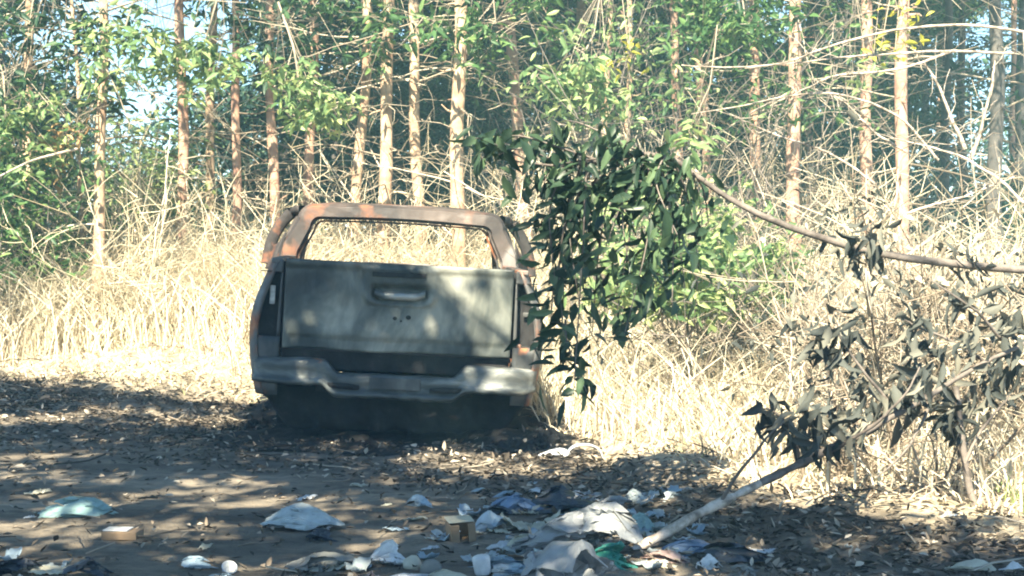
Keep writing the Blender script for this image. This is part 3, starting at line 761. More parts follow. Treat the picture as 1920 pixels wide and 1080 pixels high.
# ================================================================== shade trees behind and beside the camera
rng = np.random.default_rng(21)
holes = [(840, 862, .16, .12), (965, 884, .34, .08), (500, 941, .18, .02), (15, 985, .12, .02), (375, 792, .3, .05), (120, 852, .16, .0), (1105, 855, .12, .08), (60, 790, .3, .06), (1330, 905, .3, .16), (230, 775, .2, .02), (330, 985, .08, 0), (400, 915, .05, 0), (150, 1000, .04, 0), (1250, 870, .2, .1), (1200, 1045, 0, 0)]
hp = [(*WG(a, b_)[:2], rx, ry) for a, b_, rx, ry in holes]
sdx, sdy, sdz = SD
cots = (sdx / -sdz, sdy / -sdz)
n = 7400
tx = rng.uniform(-6.5, 5.5, n); ty = rng.uniform(1.5, 17.3, n)
ok = ty < shade_edge_y(tx) - .25 + rng.normal(0, .16, n)
for (hx_, hy_, rx, ry) in hp: ok &= ((tx - hx_) / (rx + .27)) ** 2 + ((ty - hy_) / (ry + .27)) ** 2 > 1
tx, ty = tx[ok], ty[ok]
h = rng.uniform(5.2, 7.8, len(tx))
C = np.stack([tx - cots[0] * h, ty - cots[1] * h, h], -1)
roots = np.array([[-4.6, -3.6], [.3, -5.0], [5.6, 1.0]])
labs = ['leafy tree left behind the viewpoint that shades the track', 'leafy tree directly behind the viewpoint that shades the track', 'leafy tree out of view at the right that shades the track']
own = np.argmin(((C[:, None, :2] - roots[None]) ** 2).sum(-1), 1)
for k in range(3):
    t = empty('shade_tree', (roots[k][0], roots[k][1], 0)); tag(t, labs[k], 'tree', 'trees shading the track')
    P, r = trunk_mesh(np.random.default_rng(k), 6.3, .16, wob=.05); mb = MB(); mb.tubes(P, r, 10); mb.build('trunk', M['bark_grey'], t)
    cc = C[own == k] - np.array([roots[k][0], roots[k][1], 0])
    mb = MB(); clump_leaves(mb, rng, cc, 15, (.10, .10, .09), .17, .085, droop=.2, normal_up=1.5); mb.build('crown', M['leaf_mid'], t)
    lm = cc[rng.permutation(len(cc))[:26]]; tt = np.linspace(0, 1, 7)
    st = np.stack([np.zeros(len(lm)), np.zeros(len(lm)), rng.uniform(3.6, 6.2, len(lm))], -1)
    Q = st[:, None] * (1 - tt)[None, :, None] + lm[:, None] * tt[None, :, None]; Q[:, :, 2] += .5 * np.sin(tt * np.pi)[None]
    mb = MB(); mb.tubes(Q, np.ones((len(lm), 1)) * .045 * (1 - .85 * tt)[None], 5); mb.build('limbs', M['bark_grey'], t)

# ================================================================== GRASS AND LITTER
rng = np.random.default_rng(11)
def blades(mb, x, y, hgt, wid, bend=.5, K=4):
    n = len(x); az = rng.uniform(0, 6.28, n); t = np.linspace(0, 1, K)
    b_ = np.stack([np.cos(az), np.sin(az), np.zeros(n)], -1) * (bend * rng.uniform(.15, 1.2, n) * hgt)[:, None]
    base = np.stack([x, y, gh(x, y) - .02], -1)
    P = base[:, None] + b_[:, None] * (t ** 1.9)[None, :, None]; P[:, :, 2] += hgt[:, None] * (t[None] - .32 * (bend * rng.uniform(.2, 1.2, n))[:, None] * t[None] ** 3)
    sa = rng.uniform(-.9, .9, n); S = np.stack([np.cos(sa), np.sin(sa), np.zeros(n)], -1)
    Wd = wid[:, None] * np.array([1, .9, .6, .12])[None] if K == 4 else wid[:, None] * (1 - .9 * t)[None]
    mb.ribbons(P, S, Wd)

def region(n, xlo, xhi, ylo, yhi, dens):
    x = rng.uniform(xlo, xhi, n); y = rng.uniform(ylo, yhi, n); k = rng.random(n) < dens(x, y); return x[k], y[k]
def in_truck(x, y): return (np.abs(x + .765 + .068 * (y - 11)) < 1.02) & (y > 10.6) & (y < 16.3)
def patch(x, y, s=1.0): return .5 + .5 * np.sin(x * 2.1 * s + 1.7 * np.sin(y * 1.3 * s)) * np.sin(y * 1.7 * s + x * .6)

def tall_d(x, y):
    e = shade_edge_y(x)
    k = np.clip((y - e - .1) / .8, 0, 1)
    left_open = np.clip((y - 16.6) / 1.2, 0.03, 1)     # low straw in front at the left, tall grass near the trees
    k = k * np.where(x < -1.6, np.where(x > -2.5, np.clip((y - 14.6) / 1.2, .15, 1), left_open), 1)
    return k * (.35 + .65 * patch(x, y)) * ~in_truck(x, y)
tg = MB()
x, y = region(52000, -7.5, 7.5, 7.8, 20.5, tall_d)
far = np.clip((y - 10) / 7, 0, 1)
hg = rng.uniform(.25, .75, len(x)) * (.65 + .75 * far) * (.75 + .4 * patch(x, y, .6))
blades(tg, x, y, hg, rng.uniform(.006, .013, len(x)), 1.25)
# bunches of taller bent stalks
x, y = region(9000, -7, 7, 9.5, 20.5, lambda x, y: tall_d(x, y) * (patch(x + 3, y, .8) > .45))
blades(tg, x, y, rng.uniform(.7, 1.45, len(x)) * (.6 + .4 * np.clip((y - 10) / 6, 0, 1)), rng.uniform(.006, .012, len(x)), 1.2)
x, y = region(16000, -6.5, -1.2, 15.8, 19.5, lambda x, y: np.clip((y - 15.8) / 1.2, 0, 1) * (.3 + .7 * patch(x, y, .9)) * ~in_truck(x, y))
blades(tg, x, y, rng.uniform(.5, 1.25, len(x)), rng.uniform(.007, .014, len(x)), 1.1)
x, y = region(9000, -2.2, .9, 15.8, 18.5, lambda x, y: .6 * ~in_truck(x, y))
blades(tg, x, y, rng.uniform(.5, 1.2, len(x)), rng.uniform(.007, .014, len(x)), 1.1)
tag(tg.build('dry_grass', M['straw']), 'tall dry yellow grass along the foot of the trees', 'grass', kind='stuff')
sg = MB()
x, y = region(90000, -8, 7, 7.5, 20, lambda x, y: np.clip((y - shade_edge_y(x) + .15) / .5, 0, 1) * ~in_truck(x, y) * np.where(x < -1.6, 1, .7))
blades(sg, x, y, rng.uniform(.03, .16, len(x)), rng.uniform(.006, .014, len(x)), 2.2)
tag(sg.build('straw_litter', M['straw_pink']), 'short flattened straw in front of the tall grass', 'straw', kind='stuff')
gg = MB()
x, y = region(5000, -7, 7, 8.5, 19, lambda x, y: (y > shade_edge_y(x) + .1) * (patch(x + 1, y + 2, 1.1) > .9) * ~in_truck(x, y))
blades(gg, x, y, rng.uniform(.08, .3, len(x)), rng.uniform(.008, .014, len(x)), .7)
x, y = region(60, 2.3, 2.6, 7.5, 8.6, lambda x, y: np.ones(len(x)))
blades(gg, x, y, rng.uniform(.08, .28, len(x)), rng.uniform(.006, .010, len(x)), .7)
tag(gg.build('green_grass', M['green_grass']), 'thin green grass tufts in the dry straw', 'grass', kind='stuff')

# fallen leaves, denser on the bank in front of the grass
lt = MB(); n = 110000
x = rng.uniform(-5.5, 5, n); y = rng.uniform(5.8, 18, n)
e = shade_edge_y(x)
near = np.clip(1 - np.abs(y - (e - 1.4)) / 2.6, 0, 1) ** .7
dens = .10 * (.4 + patch(x, y, 1.6)) + .9 * near * (.35 + .65 * patch(x * 1.3, y * 1.3, 1.2)) + .25 * (x > .9)
dens = dens * np.clip(1 - (y - e - .1) / .8, .12, 1)
kp = (rng.random(n) < dens) & ~((np.abs(x + .765) < .8) & (y > 11) & (y < 15.5)); x, y = x[kp], y[kp]; n = len(x)
d = rnd_unit(rng, n); d[:, 2] *= .3; nn = rng.normal(0, .45, (n, 3)); nn[:, 2] = 1
lt.leaves(np.stack([x, y, gh(x, y) + rng.uniform(.0, .025, n)], -1), d, nn, rng.uniform(.022, .065, n), rng.uniform(.01, .028, n), fold=.35, droop=-.1)
# twigs lying about
n = 2600; x = rng.uniform(-5.5, 5, n); y = rng.uniform(6.2, 17, n); kp = (rng.random(n) < .15 + .8 * np.clip(1 - np.abs(y - shade_edge_y(x) + 1.2) / 2.4, 0, 1)) & ~in_truck(x, y); x, y = x[kp], y[kp]; n = len(x)
az = rng.uniform(0, 6.28, n); L = rng.uniform(.06, .35, n); t = np.linspace(-.5, .5, 4)
Q = np.stack([x[:, None] + np.cos(az)[:, None] * L[:, None] * t, y[:, None] + np.sin(az)[:, None] * L[:, None] * t, gh(x, y)[:, None] + .012 + rng.uniform(0, .05, (n, 1)) * (t + .5)], -1)
Q += rng.normal(0, .006, Q.shape)
lt.tubes(Q, np.full((n, 4), .0035) * rng.uniform(.6, 1.8, (n, 1)), 3)
tag(lt.build('leaf_litter', M['litter']), 'brown fallen leaves and twigs scattered over the dirt track', 'leaf litter', kind='stuff')

# ================================================================== DEAD BRUSH
def bush_parts(seed, H, S, nst=14, lv=26, leafn=0, tr=.012, up=1.2):
    rng = np.random.default_rng(seed)
    n = nst; K = 8; t = np.linspace(0, 1, K)
    d = rng.normal(0, .75, (n, 3)); d[:, 2] = np.abs(d[:, 2]) + up; d /= np.linalg.norm(d, axis=1, keepdims=True)
    L = H * rng.uniform(.6, 1.15, n)
    b0 = np.stack([rng.normal(0, S * .16, n), rng.normal(0, S * .16, n), np.full(n, -.03)], -1)
    Q = b0[:, None] + d[:, None] * (L[:, None] * t)[..., None] + rng.normal(0, .22, (n, 1, 3)) * (L[:, None] * t ** 2)[..., None]
    Q[:, 1:] += np.cumsum(rng.normal(0, .02 * H, (n, K - 1, 3)), 1)
    Q[:, :, 2] = np.maximum(Q[:, :, 2], -.03)
    out = [(Q, tr * rng.uniform(.5, 1.2, (n, 1)) * (1 - .75 * t)[None])]
    m = n * lv; pi = rng.integers(0, n, m); i0 = rng.integers(1, K - 1, m); f = rng.random((m, 1)); b1 = Q[pi, i0] * (1 - f) + Q[pi, i0 + 1] * f
    dd = d[pi] * .6 + rng.normal(0, .75, (m, 3)); dd /= np.linalg.norm(dd, axis=1, keepdims=True); l2 = H * rng.uniform(.12, .45, m); t2 = np.linspace(0, 1, 5)
    Q2 = b1[:, None] + dd[:, None] * (l2[:, None] * t2)[..., None] + rng.normal(0, .2, (m, 1, 3)) * (l2[:, None] * t2 ** 2)[..., None]
    out.append((Q2, tr * .33 * rng.uniform(.6, 1.3, (m, 1)) * (1 - .6 * t2)[None]))
    tips = Q2[:, 2:].reshape(-1, 3)
    return out, tips, rng

brush_proto = {}
def make_brush(name, loc, seed, H, S, label, group, leafmat=None, per=0, L=.07, Wd=.022, cat='dead bush', rz=0, twig='twig', nst=14, lv=26, droop=.7, spread=.03, sc=1.0, tr=.012, frac=1.0, part='foliage', up=1.2, leaf_z=0.0):
    t = empty(name, loc, rz); t.scale = (sc, sc, sc); tag(t, label, cat, group)
    key = (seed, H, S, leafmat, per, L, nst, lv, tr, twig)
    if key not in brush_proto:
        out, tips, rg = bush_parts(seed, H, S, nst, lv, tr=tr, up=up)
        mb = MB()
        for Q, Rr in out: mb.tubes(Q, Rr, 4)
        a = mb.build('stems', M[twig], t); b2 = None
        if per:
            mb = MB(); tp = tips[(rg.random(len(tips)) < frac) & (tips[:, 2] > leaf_z * H) & ((leafmat == 'leaf_dead') | (np.hypot(tips[:, 0], tips[:, 1]) < .34 * H + .18))]; clump_leaves(mb, rg, tp, per, (spread,) * 3, L, Wd, droop=droop, normal_up=.6); b2 = mb.build(part, M[leafmat], t)
        brush_proto[key] = (a, b2)
    else:
        for q in brush_proto[key]:
            if q is not None:
                c = q.copy(); COL.objects.link(c); c.parent = t
    return t
rb = np.random.default_rng(404)
# bare twig thickets in front of the trees, right across
for i in range(22):
    px = 90 + i * 84 + rb.uniform(-25, 25); Yd = rb.uniform(16.6, 19.0)
    if 560 < px < 960: Yd = rb.uniform(17.2, 18.6)
    make_brush('twig_thicket', ((px - 960) / FPX * Yd, Yd, float(gh((px - 960) / FPX * Yd, Yd))), 600 + i % 4, 1.5, 1.1, unique('low bare pale twig thicket ' + near_name(px)), 'bare twig thickets under the trees', nst=16, lv=16, rz=rb.uniform(0, 6), sc=rb.uniform(.8, 1.2), tr=.011, cat='twig thicket', twig='twig_pale')
# dry brush with withered leaves at the right
DL = ['dry bush at the left end of the cream brush', 'dry bush left of the bend in the bare branch', 'dry bush below the lone stout pink trunk', 'dry bush behind the withered leaves', 'dry bush under the right end of the bare branch', 'dry bush behind the tip of the withered leaves', 'dry bush behind the dark fork of the fallen branch', 'frontmost dry bush at the right edge',
      'rear dry bush right of the light green bush', 'rear dry bush below the yellow leaves', 'rear dry bush between the dark grey trunks', 'rear dry bush beside the yellowish green bush', 'rear dry bush at the right edge']
spots = [(1420, 13.5), (1530, 12.6), (1640, 11.4), (1740, 12.8), (1850, 11.0), (1600, 10.2), (1770, 9.9), (1900, 9.8), (1480, 15), (1690, 14.6), (1830, 14.4), (1340, 15.2), (1910, 12.8)]
for i, (px, Yd) in enumerate(spots):
    make_brush('dry_bush', ((px - 960) / FPX * Yd, Yd, float(gh((px - 960) / FPX * Yd, Yd))), 700 + i % 3, 1.35, 1.0, DL[i], 'dry bushes at the right', leafmat='leaf_dead' if i % 3 else 'straw', per=2, L=.095, Wd=.034, nst=16, lv=22, rz=rb.uniform(0, 6), sc=rb.uniform(.75, 1.1), tr=.012, frac=.17, part='withered_leaves')

for i, (px, Yd, lab) in enumerate(((1665, 8.75, 'fan of broken cream stalks under the fallen branch'), (1790, 8.5, 'low pale twig fan beside the dark fork of the fallen branch'), (1575, 9.1, 'low pale twig fan left of the broken cream stalks'))):
    make_brush('stalk_fan', ((px - 960) / FPX * Yd, Yd, float(gh((px - 960) / FPX * Yd, Yd))), 760 + i, .62, .5, lab, 'pale stalk fans under the fallen branch', nst=15, lv=6, tr=.011, cat='dead bush', up=.9)
# green bushes and leafy sprays at the wood edge
def green(px, py, Yd, H, mk, label, seed, sc=1.0, per=5, L=.11, Wd=.04, frac=1, lv=18, name='leafy_bush', cat='bush', spread=.06, S=.9, nst=12, up=1.2, leaf_z=.5):
    x = (px - 960) / FPX * Yd
    return make_brush(name, (x, Yd, float(gh(x, Yd))), seed, H, S, label, None, leafmat=mk, per=per, L=L, Wd=Wd, nst=nst, lv=lv, sc=sc, spread=spread, droop=.35, cat=cat, frac=frac, twig='twig_dark', rz=seed * 1.3, up=max(up, 1.9), leaf_z=leaf_z)
green(1262, 480, 12.7, 1.5, 'leaf_lime', 'light green leafy bush in full sun right of the dark leafy branch', 801, per=6, L=.13, Wd=.045)
green(1345, 480, 13.6, 1.6, 'leaf_lime', 'yellowish green leafy bush behind the long bare branch', 802, per=6, L=.13, Wd=.042, sc=.9)
green(300, 340, 19.2, 2.0, 'leaf_lime', 'small light green bush with yellow tips below the left sky gap', 803, per=4)
green(250, 340, 19.2, 1.8, 'leaf_mid', 'green bush right of the thick pale trunk', 804, per=4)
green(-10, 300, 16.8, 2.6, 'leaf_mid', 'tall green bush in front of the far left evergreen', 805, per=5, lv=20, leaf_z=.3)
green(95, 400, 17.8, 1.5, 'leaf_mid', 'low green bush under the brown dead leaves', 806, per=4)
green(1130, 160, 16.5, 3.6, 'leaf_lime', 'tall leafy sapling with bright crown above the dark leafy branch', 807, per=3, name='leafy_sapling', cat='sapling', up=3.0, nst=6, leaf_z=.55)
green(1075, 300, 19.5, 3.6, 'leaf_mid', 'green leafy sapling between the thickest pale trunk and the bright sapling', 808, per=4, name='leafy_sapling', cat='sapling', up=3, nst=8, leaf_z=.65)
green(1320, 150, 17.6, 3.9, 'leaf_mid', 'tall dark green sapling right of the bright sapling', 809, per=4, name='leafy_sapling', cat='sapling', up=2.4, nst=9)
green(1440, 150, 18.6, 4.0, 'leaf_mid', 'dark leafy sapling around the half dark trunk', 810, per=4, name='leafy_sapling', cat='sapling', up=2.6, nst=8)

def spray(name, pts, mk, label, cat, rad=.16, cl=10, per=14, L=.12, Wd=.04, group=None, seed=0, stem=None, stem_mat='twig', droop=.4):
    """a leafy bough: clusters at given world points joined by a stem"""
    rg = np.random.default_rng(seed); pts = np.array(pts, float)
    t = empty(name, tuple(pts[-1])); tag(t, label, cat, group)
    q = pts - pts[-1]
    c = np.repeat(q, cl, 0) + rg.normal(0, rad, (len(q) * cl, 3)) * (1, .8, .7)
    mb = MB(); clump_leaves(mb, rg, c, per, (.06,) * 3, L, Wd, droop=droop); mb.build('foliage', M[mk], t)
    mb = MB()
    path = np.array(stem, float) - pts[-1] if stem is not None else q
    mb.tubes(path, np.linspace(.012, .005, len(path)) * (1 if rad > .1 else .4), 5)
    i = rg.integers(0, len(path), len(c)); Q = np.stack([path[i], (path[i] + c) / 2 + rg.normal(0, .03, c.shape), c], 1)
    mb.tubes(Q, np.full((len(c), 3), .003), 3); mb.build('stem', M[stem_mat], t)
    return t
# lit boughs hanging into view from the trunks
B = [
 ([(235, 50), (275, 90), (250, 120)], 16.2, 'leaf_lime', 'feathery light green bough hanging over the left sky gap', 'bough', .24),
 ([(560, 150), (585, 185), (612, 200)], 16.6, 'leaf_lime', 'light green bough with yellow end hanging above the roof corner', 'bough', .17),
 ([(375, 110), (410, 130)], 16.6, 'leaf_lime', 'green bough between the two close trunks and the sky gap', 'bough', .22),
 ([(490, 60), (540, 40), (620, 40)], 17.5, 'leaf_dark', 'dark bough crossing the top left of the leaning trunk', 'bough', .3),
 ([(60, 60), (110, 40), (30, 130), (130, 130)], 16.5, 'leaf_dark', 'dark bough in the top left corner', 'bough', .35),
 ([(10, 210), (60, 230), (30, 280)], 16.6, 'leaf_lime', 'sunlit green bough at the left edge', 'bough', .25),
 ([(680, 30), (740, 50)], 17.6, 'leaf_mid', 'green bough over the stout pale trunk at the top', 'bough', .3),
 ([(930, 40), (880, 60), (1000, 20)], 16.8, 'leaf_mid', 'green bough over the thickest pale trunk at the top', 'bough', .3),
 ([(1080, 130), (1100, 190), (1060, 170)], 16.2, 'leaf_lime', 'bright green hanging bough above the dark leafy branch', 'bough', .16),
 ([(1400, 50), (1340, 60), (1440, 30), (1300, 30)], 16.5, 'leaf_mid', 'large broad leaved bough at the top right of centre', 'bough', .22),
 ([(1290, 250), (1310, 255)], 12, 'leaf_lime', 'small yellow green leaf cluster in front of the slim reddish trunk', 'bough', .05),
 ([(1690, 20), (1715, 15)], 11, 'leaf_yellow', 'topmost cluster of bright yellow leaves at the upper right', 'leaf cluster', .05),
 ([(1650, 98), (1685, 92)], 11, 'leaf_yellow', 'lower cluster of bright yellow leaves on the stout pink trunk', 'leaf cluster', .045),
 ([(1180, 105), (1160, 115)], 13, 'leaf_yellow', 'small yellow leaf cluster on the very slim trunks', 'leaf cluster', .05),
 ([(135, 255), (110, 275), (120, 315)], 16.8, 'leaf_brown', 'bunch of brown dead leaves left of the thick pale trunk', 'leaf cluster', .09),
 ([(1625, 120), (1622, 160)], 17, 'leaf_lime', 'green leaves growing up the trunk left of the yellow leaves', 'leaf cluster', .08),
]
for i, (pp, Yd, mk, lab, cat, rad) in enumerate(B):
    pts = [W(a, b_, Yd + .1 * j) for j, (a, b_) in enumerate(pp)]
    up = pts[0] + np.array([.25 * ((-1) ** i), .4, .8 if pp[0][1] > 120 else 1.6])
    sm = rad < .1
    spray('bough', pts, mk, lab, cat, rad, cl=(3 if mk == 'leaf_yellow' else 5) if sm else 10, per=4 if sm else 13, L=.14 if mk != 'leaf_yellow' else .075, Wd=.048 if mk != 'leaf_yellow' else .03, seed=40 + i, stem=[up, (up + pts[0]) / 2 + [0.05, 0, -.05]] + pts)

# ================================================================== NEAR RIGHT: overhanging leafy branch
def smooth_path(pts, n=40):
    pts = np.array(pts, float); t = np.linspace(0, len(pts) - 1, n)
    q = np.stack([np.interp(t, np.arange(len(pts)), pts[:, i]) for i in range(3)], -1)
    for _ in range(4): q[1:-1] = (q[:-2] + 2 * q[1:-1] + q[2:]) / 4
    return q
def pathpx(l, n=40):
    return smooth_path([W(*p) for p in l], n)

rg = np.random.default_rng(3)
ob = empty('overhanging_branch', tuple(W(2050, 510, 8.4))); o0 = np.array(ob.location)
tag(ob, 'long overhanging branch from the right edge whose end carries a curtain of dark drooping leaves', 'branch')
limb = pathpx([(2050, 515, 8.4), (1900, 503, 8.4), (1750, 493, 8.3), (1600, 468, 8.3), (1500, 432, 8.25), (1400, 392, 8.2), (1330, 345, 8.2), (1260, 292, 8.2), (1200, 285, 8.2), (1120, 300, 8.15), (1050, 310, 8.1), (960, 300, 8.1)], 60)
limb += np.cumsum(rg.normal(0, .0015, limb.shape), 0)
mb = MB(); mb.tubes(limb - o0, np.interp(np.arange(60), [0, 25, 59], [.022, .016, .004]), 7)
mb.build('limb', M['twig_dark'], ob)
# drooping twigs with leaves: (start px,py) -> (end px,py)
tw = [((1240, 285), (1200, 610)), ((1200, 285), (1150, 625)), ((1160, 292), (1110, 630)), ((1120, 300), (1085, 560)), ((1090, 305), (1062, 690)), ((1060, 308), (1040, 520)), ((1060, 308), (1055, 600)), ((1020, 305), (1060, 480)),
      ((1230, 285), (1260, 590)), ((1100, 302), (1075, 740)), ((1180, 288), (1190, 560)), ((1250, 285), (1270, 440)), ((1140, 295), (1010, 370)), ((1200, 285), (1080, 450)), ((1220, 285), (1130, 480)), ((1215, 285), (1170, 630)),
      ((1200, 285), (1060, 225)), ((1120, 300), (950, 255)), ((1180, 288), (1130, 235)), ((1060, 308), (935, 290)), ((1000, 305), (890, 260)), ((1040, 400), (1020, 470)), ((1055, 470), (1030, 640)), ((1060, 600), (1100, 735)), ((1250, 290), (1285, 545)), ((1255, 290), (1240, 500)), ((1260, 292), (1310, 500)), ((1300, 325), (1330, 430))]
Qs = []; LC = []; LD = []
for (a, b_) in tw:
    Yd = 8.15 + rg.uniform(-.3, .3)
    p0 = W(*a, 8.17); p1 = W(*b_, Yd); mid_ = (p0 + p1) / 2 + np.array([(p0[0] - p1[0]) * -.25 + rg.normal(0, .05), 0, .06])
    q = smooth_path([p0, mid_, p1], 12); Qs.append(q - o0)
    nl = int(np.linalg.norm(p1 - p0) / .021)
    tt = (.08 + .95 * rg.random(nl) ** 1.35) * 11; i0 = np.clip(tt.astype(int), 0, 10); f = (tt - i0)[:, None]
    c = q[i0] * (1 - f) + q[i0 + 1] * f + rg.normal(0, .055, (nl, 3)) * np.array([1, 1, .7]); LC.append(c - o0)
    dd = rg.normal(0, .55, (nl, 3)); dd[:, 0] -= .35; dd[:, 2] -= .65; LD.append(dd)
mb.V  # limb finished
mb = MB(); mb.tubes(np.array(Qs), np.ones((len(Qs), 1)) * np.linspace(.006, .002, 12)[None], 4); mb.build('drooping_twigs', M['twig_dark'], ob)
LC = np.concatenate(LC); LD = np.concatenate(LD); n = len(LC)
mb = MB(); nn = rnd_unit(rg, n); nn[:, 1] -= .8; nn[:, 2] += .5
mb.leaves(LC, LD, nn, rg.uniform(.06, .165, n), rg.uniform(.022, .054, n), fold=.25, droop=.15); mb.build('drooping_leaves', M['leaf_near'], ob)
# few withered leaves on the bare part
cc = np.array([limb[i] for i in (8, 9, 15, 16, 17, 3)]) - o0; c = np.repeat(cc, 9, 0) + rg.normal(0, .05, (54, 3)); mb = MB(); dd = rg.normal(0, .6, (54, 3)); dd[:, 2] -= .8
mb.leaves(c, dd, rnd_unit(rg, 54), rg.uniform(.07, .13, 54), rg.uniform(.02, .04, 54)); mb.build('withered_leaves', M['leaf_dead'], ob)

# fallen branch leaning up from the litter, with withered leaves
fb = empty('fallen_branch', tuple(WG(1185, 1036) + [0, 0, .02])); o1 = np.array(fb.location)
tag(fb, 'fallen branch with pale end on the litter and dark withered leaves, leaning up rightwards', 'branch')
main = pathpx([(1185, 1036, 7.15), (1270, 990, 7.25), (1350, 945, 7.35), (1430, 905, 7.5), (1500, 868, 7.6), (1590, 828, 7.7), (1680, 775, 7.85), (1770, 725, 8.0), (1830, 690, 8.05), (1940, 640, 8.2)], 50)
main += np.cumsum(rg.normal(0, .0022, main.shape), 0)
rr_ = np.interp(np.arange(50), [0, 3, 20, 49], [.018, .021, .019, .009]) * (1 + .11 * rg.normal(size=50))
mb = MB(); mb.tubes((main - o1)[:17], rr_[:17] * 1.03, 9); mb.build('lit_end', M['wood_pale'], fb)  # pale lit part; shade on the rest is put into the dark wood colour
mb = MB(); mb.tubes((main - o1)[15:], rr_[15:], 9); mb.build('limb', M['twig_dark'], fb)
forks = [[(1790, 725, 8.0), (1800, 800, 8.0), (1815, 880, 8.0), (1835, 945, 8.0)], [(1680, 775, 7.85), (1620, 700, 7.8), (1580, 640, 7.8), (1570, 600, 7.8)], [(1500, 868, 7.6), (1480, 810, 7.55), (1450, 780, 7.5), (1420, 772, 7.5)],
         [(1560, 845, 7.65), (1640, 800, 7.5), (1700, 745, 7.4), (1730, 690, 7.4)], [(1850, 680, 8.1), (1780, 640, 8.1), (1700, 610, 8.0), (1690, 600, 8.0)], [(1350, 945, 7.35), (1390, 880, 7.3), (1440, 820, 7.2), (1470, 790, 7.2)],
         [(1900, 660, 8.2), (1850, 600, 8.1), (1800, 560, 8.0), (1740, 520, 8.0)], [(1750, 735, 8), (1730, 790, 7.9), (1700, 850, 7.8), (1640, 900, 7.8)], [(1810, 870, 8.0), (1840, 800, 8.0), (1870, 770, 8), (1890, 740, 8)]]
mb = MB()
for i, fk in enumerate(forks):
    q = pathpx(fk, 16); q += np.cumsum(rg.normal(0, .0025, q.shape), 0); r0 = .018 if i == 0 else .009
    mb.tubes(q - o1, np.linspace(r0, r0 * .4, 16) if i else np.linspace(r0 * .8, r0, 16), 6)
mb.build('forks', M['twig_dark'], fb)
cl = [(1575, 610, 7.8, .05), (1555, 650, 7.8, .045), (1640, 715, 7.85, .085), (1690, 730, 7.9, .08), (1610, 750, 7.8, .07), (1500, 795, 7.55, .065), (1540, 805, 7.6, .065), (1470, 790, 7.5, .04), (1435, 775, 7.5, .02), (1740, 710, 8, .06), (1590, 800, 7.7, .05),
      (1820, 745, 8.1, .06), (1790, 780, 8, .045), (1860, 640, 8.1, .06), (1760, 655, 8.1, .05), (1880, 700, 8.2, .05), (1800, 560, 8, .03), (1640, 440, 8.1, .045), (1720, 600, 8, .03), (1890, 590, 8.2, .04)]
c = np.concatenate([W(a, b_, y_) + rg.normal(0, s_, (int(6 + 230 * s_), 3)) * (1.25, 1, .8) for a, b_, y_, s_ in cl]) - o1; n = len(c)
dd = rg.normal(0, .55, (n, 3)); dd[:, 0] -= .25; dd[:, 2] -= .75
mb = MB(); mb.leaves(c, dd, rnd_unit(rg, n), rg.uniform(.08, .175, n), rg.uniform(.026, .052, n), fold=.45, droop=.3); mb.build('withered_leaves', M['leaf_dead'], fb)

# arching bare twigs, upper right
AR = [[(1920, 60, 10.5), (1800, 45, 10.5), (1660, 60, 10.4), (1560, 85, 10.4), (1500, 115, 10.4), (1440, 128, 10.3), (1330, 128, 10.2), (1280, 122, 10.2)],
      [(1900, 100, 10.6), (1740, 98, 10.5), (1600, 108, 10.5), (1520, 115, 10.4), (1400, 130, 10.4)],
      [(1790, 95, 10.8), (1700, 128, 10.7), (1620, 138, 10.7), (1560, 142, 10.6), (1510, 165, 10.6), (1480, 180, 10.6)],
      [(1760, 300, 10.8), (1700, 225, 10.7), (1640, 195, 10.7), (1560, 172, 10.6), (1480, 178, 10.6), (1400, 200, 10.6), (1300, 215, 10.5)],
      [(1700, 285, 11), (1640, 250, 11), (1580, 190, 11), (1545, 170, 11)],
      [(1640, 345, 10.9), (1560, 290, 10.9), (1480, 265, 10.8), (1420, 240, 10.8), (1370, 215, 10.8)],
      [(1810, 280, 10), (1790, 230, 10), (1760, 150, 10), (1740, 110, 10)],
      [(1820, 300, 10), (1840, 250, 10), (1860, 170, 10), (1865, 110, 10)],
      [(1920, 380, 9.6), (1870, 330, 9.7), (1800, 290, 9.8), (1720, 270, 9.9), (1640, 250, 10)],
      [(1700, 400, 9.8), (1760, 380, 9.8), (1800, 370, 9.8), (1900, 330, 9.8)]]
ab = empty('arching_shrub', tuple(W(1960, 700, 10.5) * [1, 1, 0])); o2 = np.array(ab.location)
tag(ab, 'bare shrub with long arching pale twigs across the trunks at the upper right', 'shrub')
mb = MB()
stem = smooth_path([o2, W(1950, 500, 10.5), W(1930, 250, 10.5), W(1920, 60, 10.5)], 14); mb.tubes(stem - o2, np.linspace(.02, .009, 14), 6); mb.build('stem', M['wood_pale'], ab)
mb = MB()
for i, a in enumerate(AR):
    q = pathpx(a, 30); q += np.cumsum(rg.normal(0, .002, q.shape), 0); r0 = .0095 if i not in (6, 7) else .015
    mb.tubes(q - o2, np.linspace(r0, r0 * .35, 30), 5)
    m = 14; j = rg.integers(3, 29, m); Ls = rg.uniform(.08, .3, m); dv = rnd_unit(rg, m); tq = np.linspace(0, 1, 4)
    mb.tubes(q[j][:, None] - o2 + dv[:, None] * (Ls[:, None] * tq)[..., None] + rg.normal(0, .008, (m, 4, 3)), np.full((m, 4), .0028) * (1 - .5 * tq), 3)
mb.build('arching_twigs', M['wood_pale'], ab)
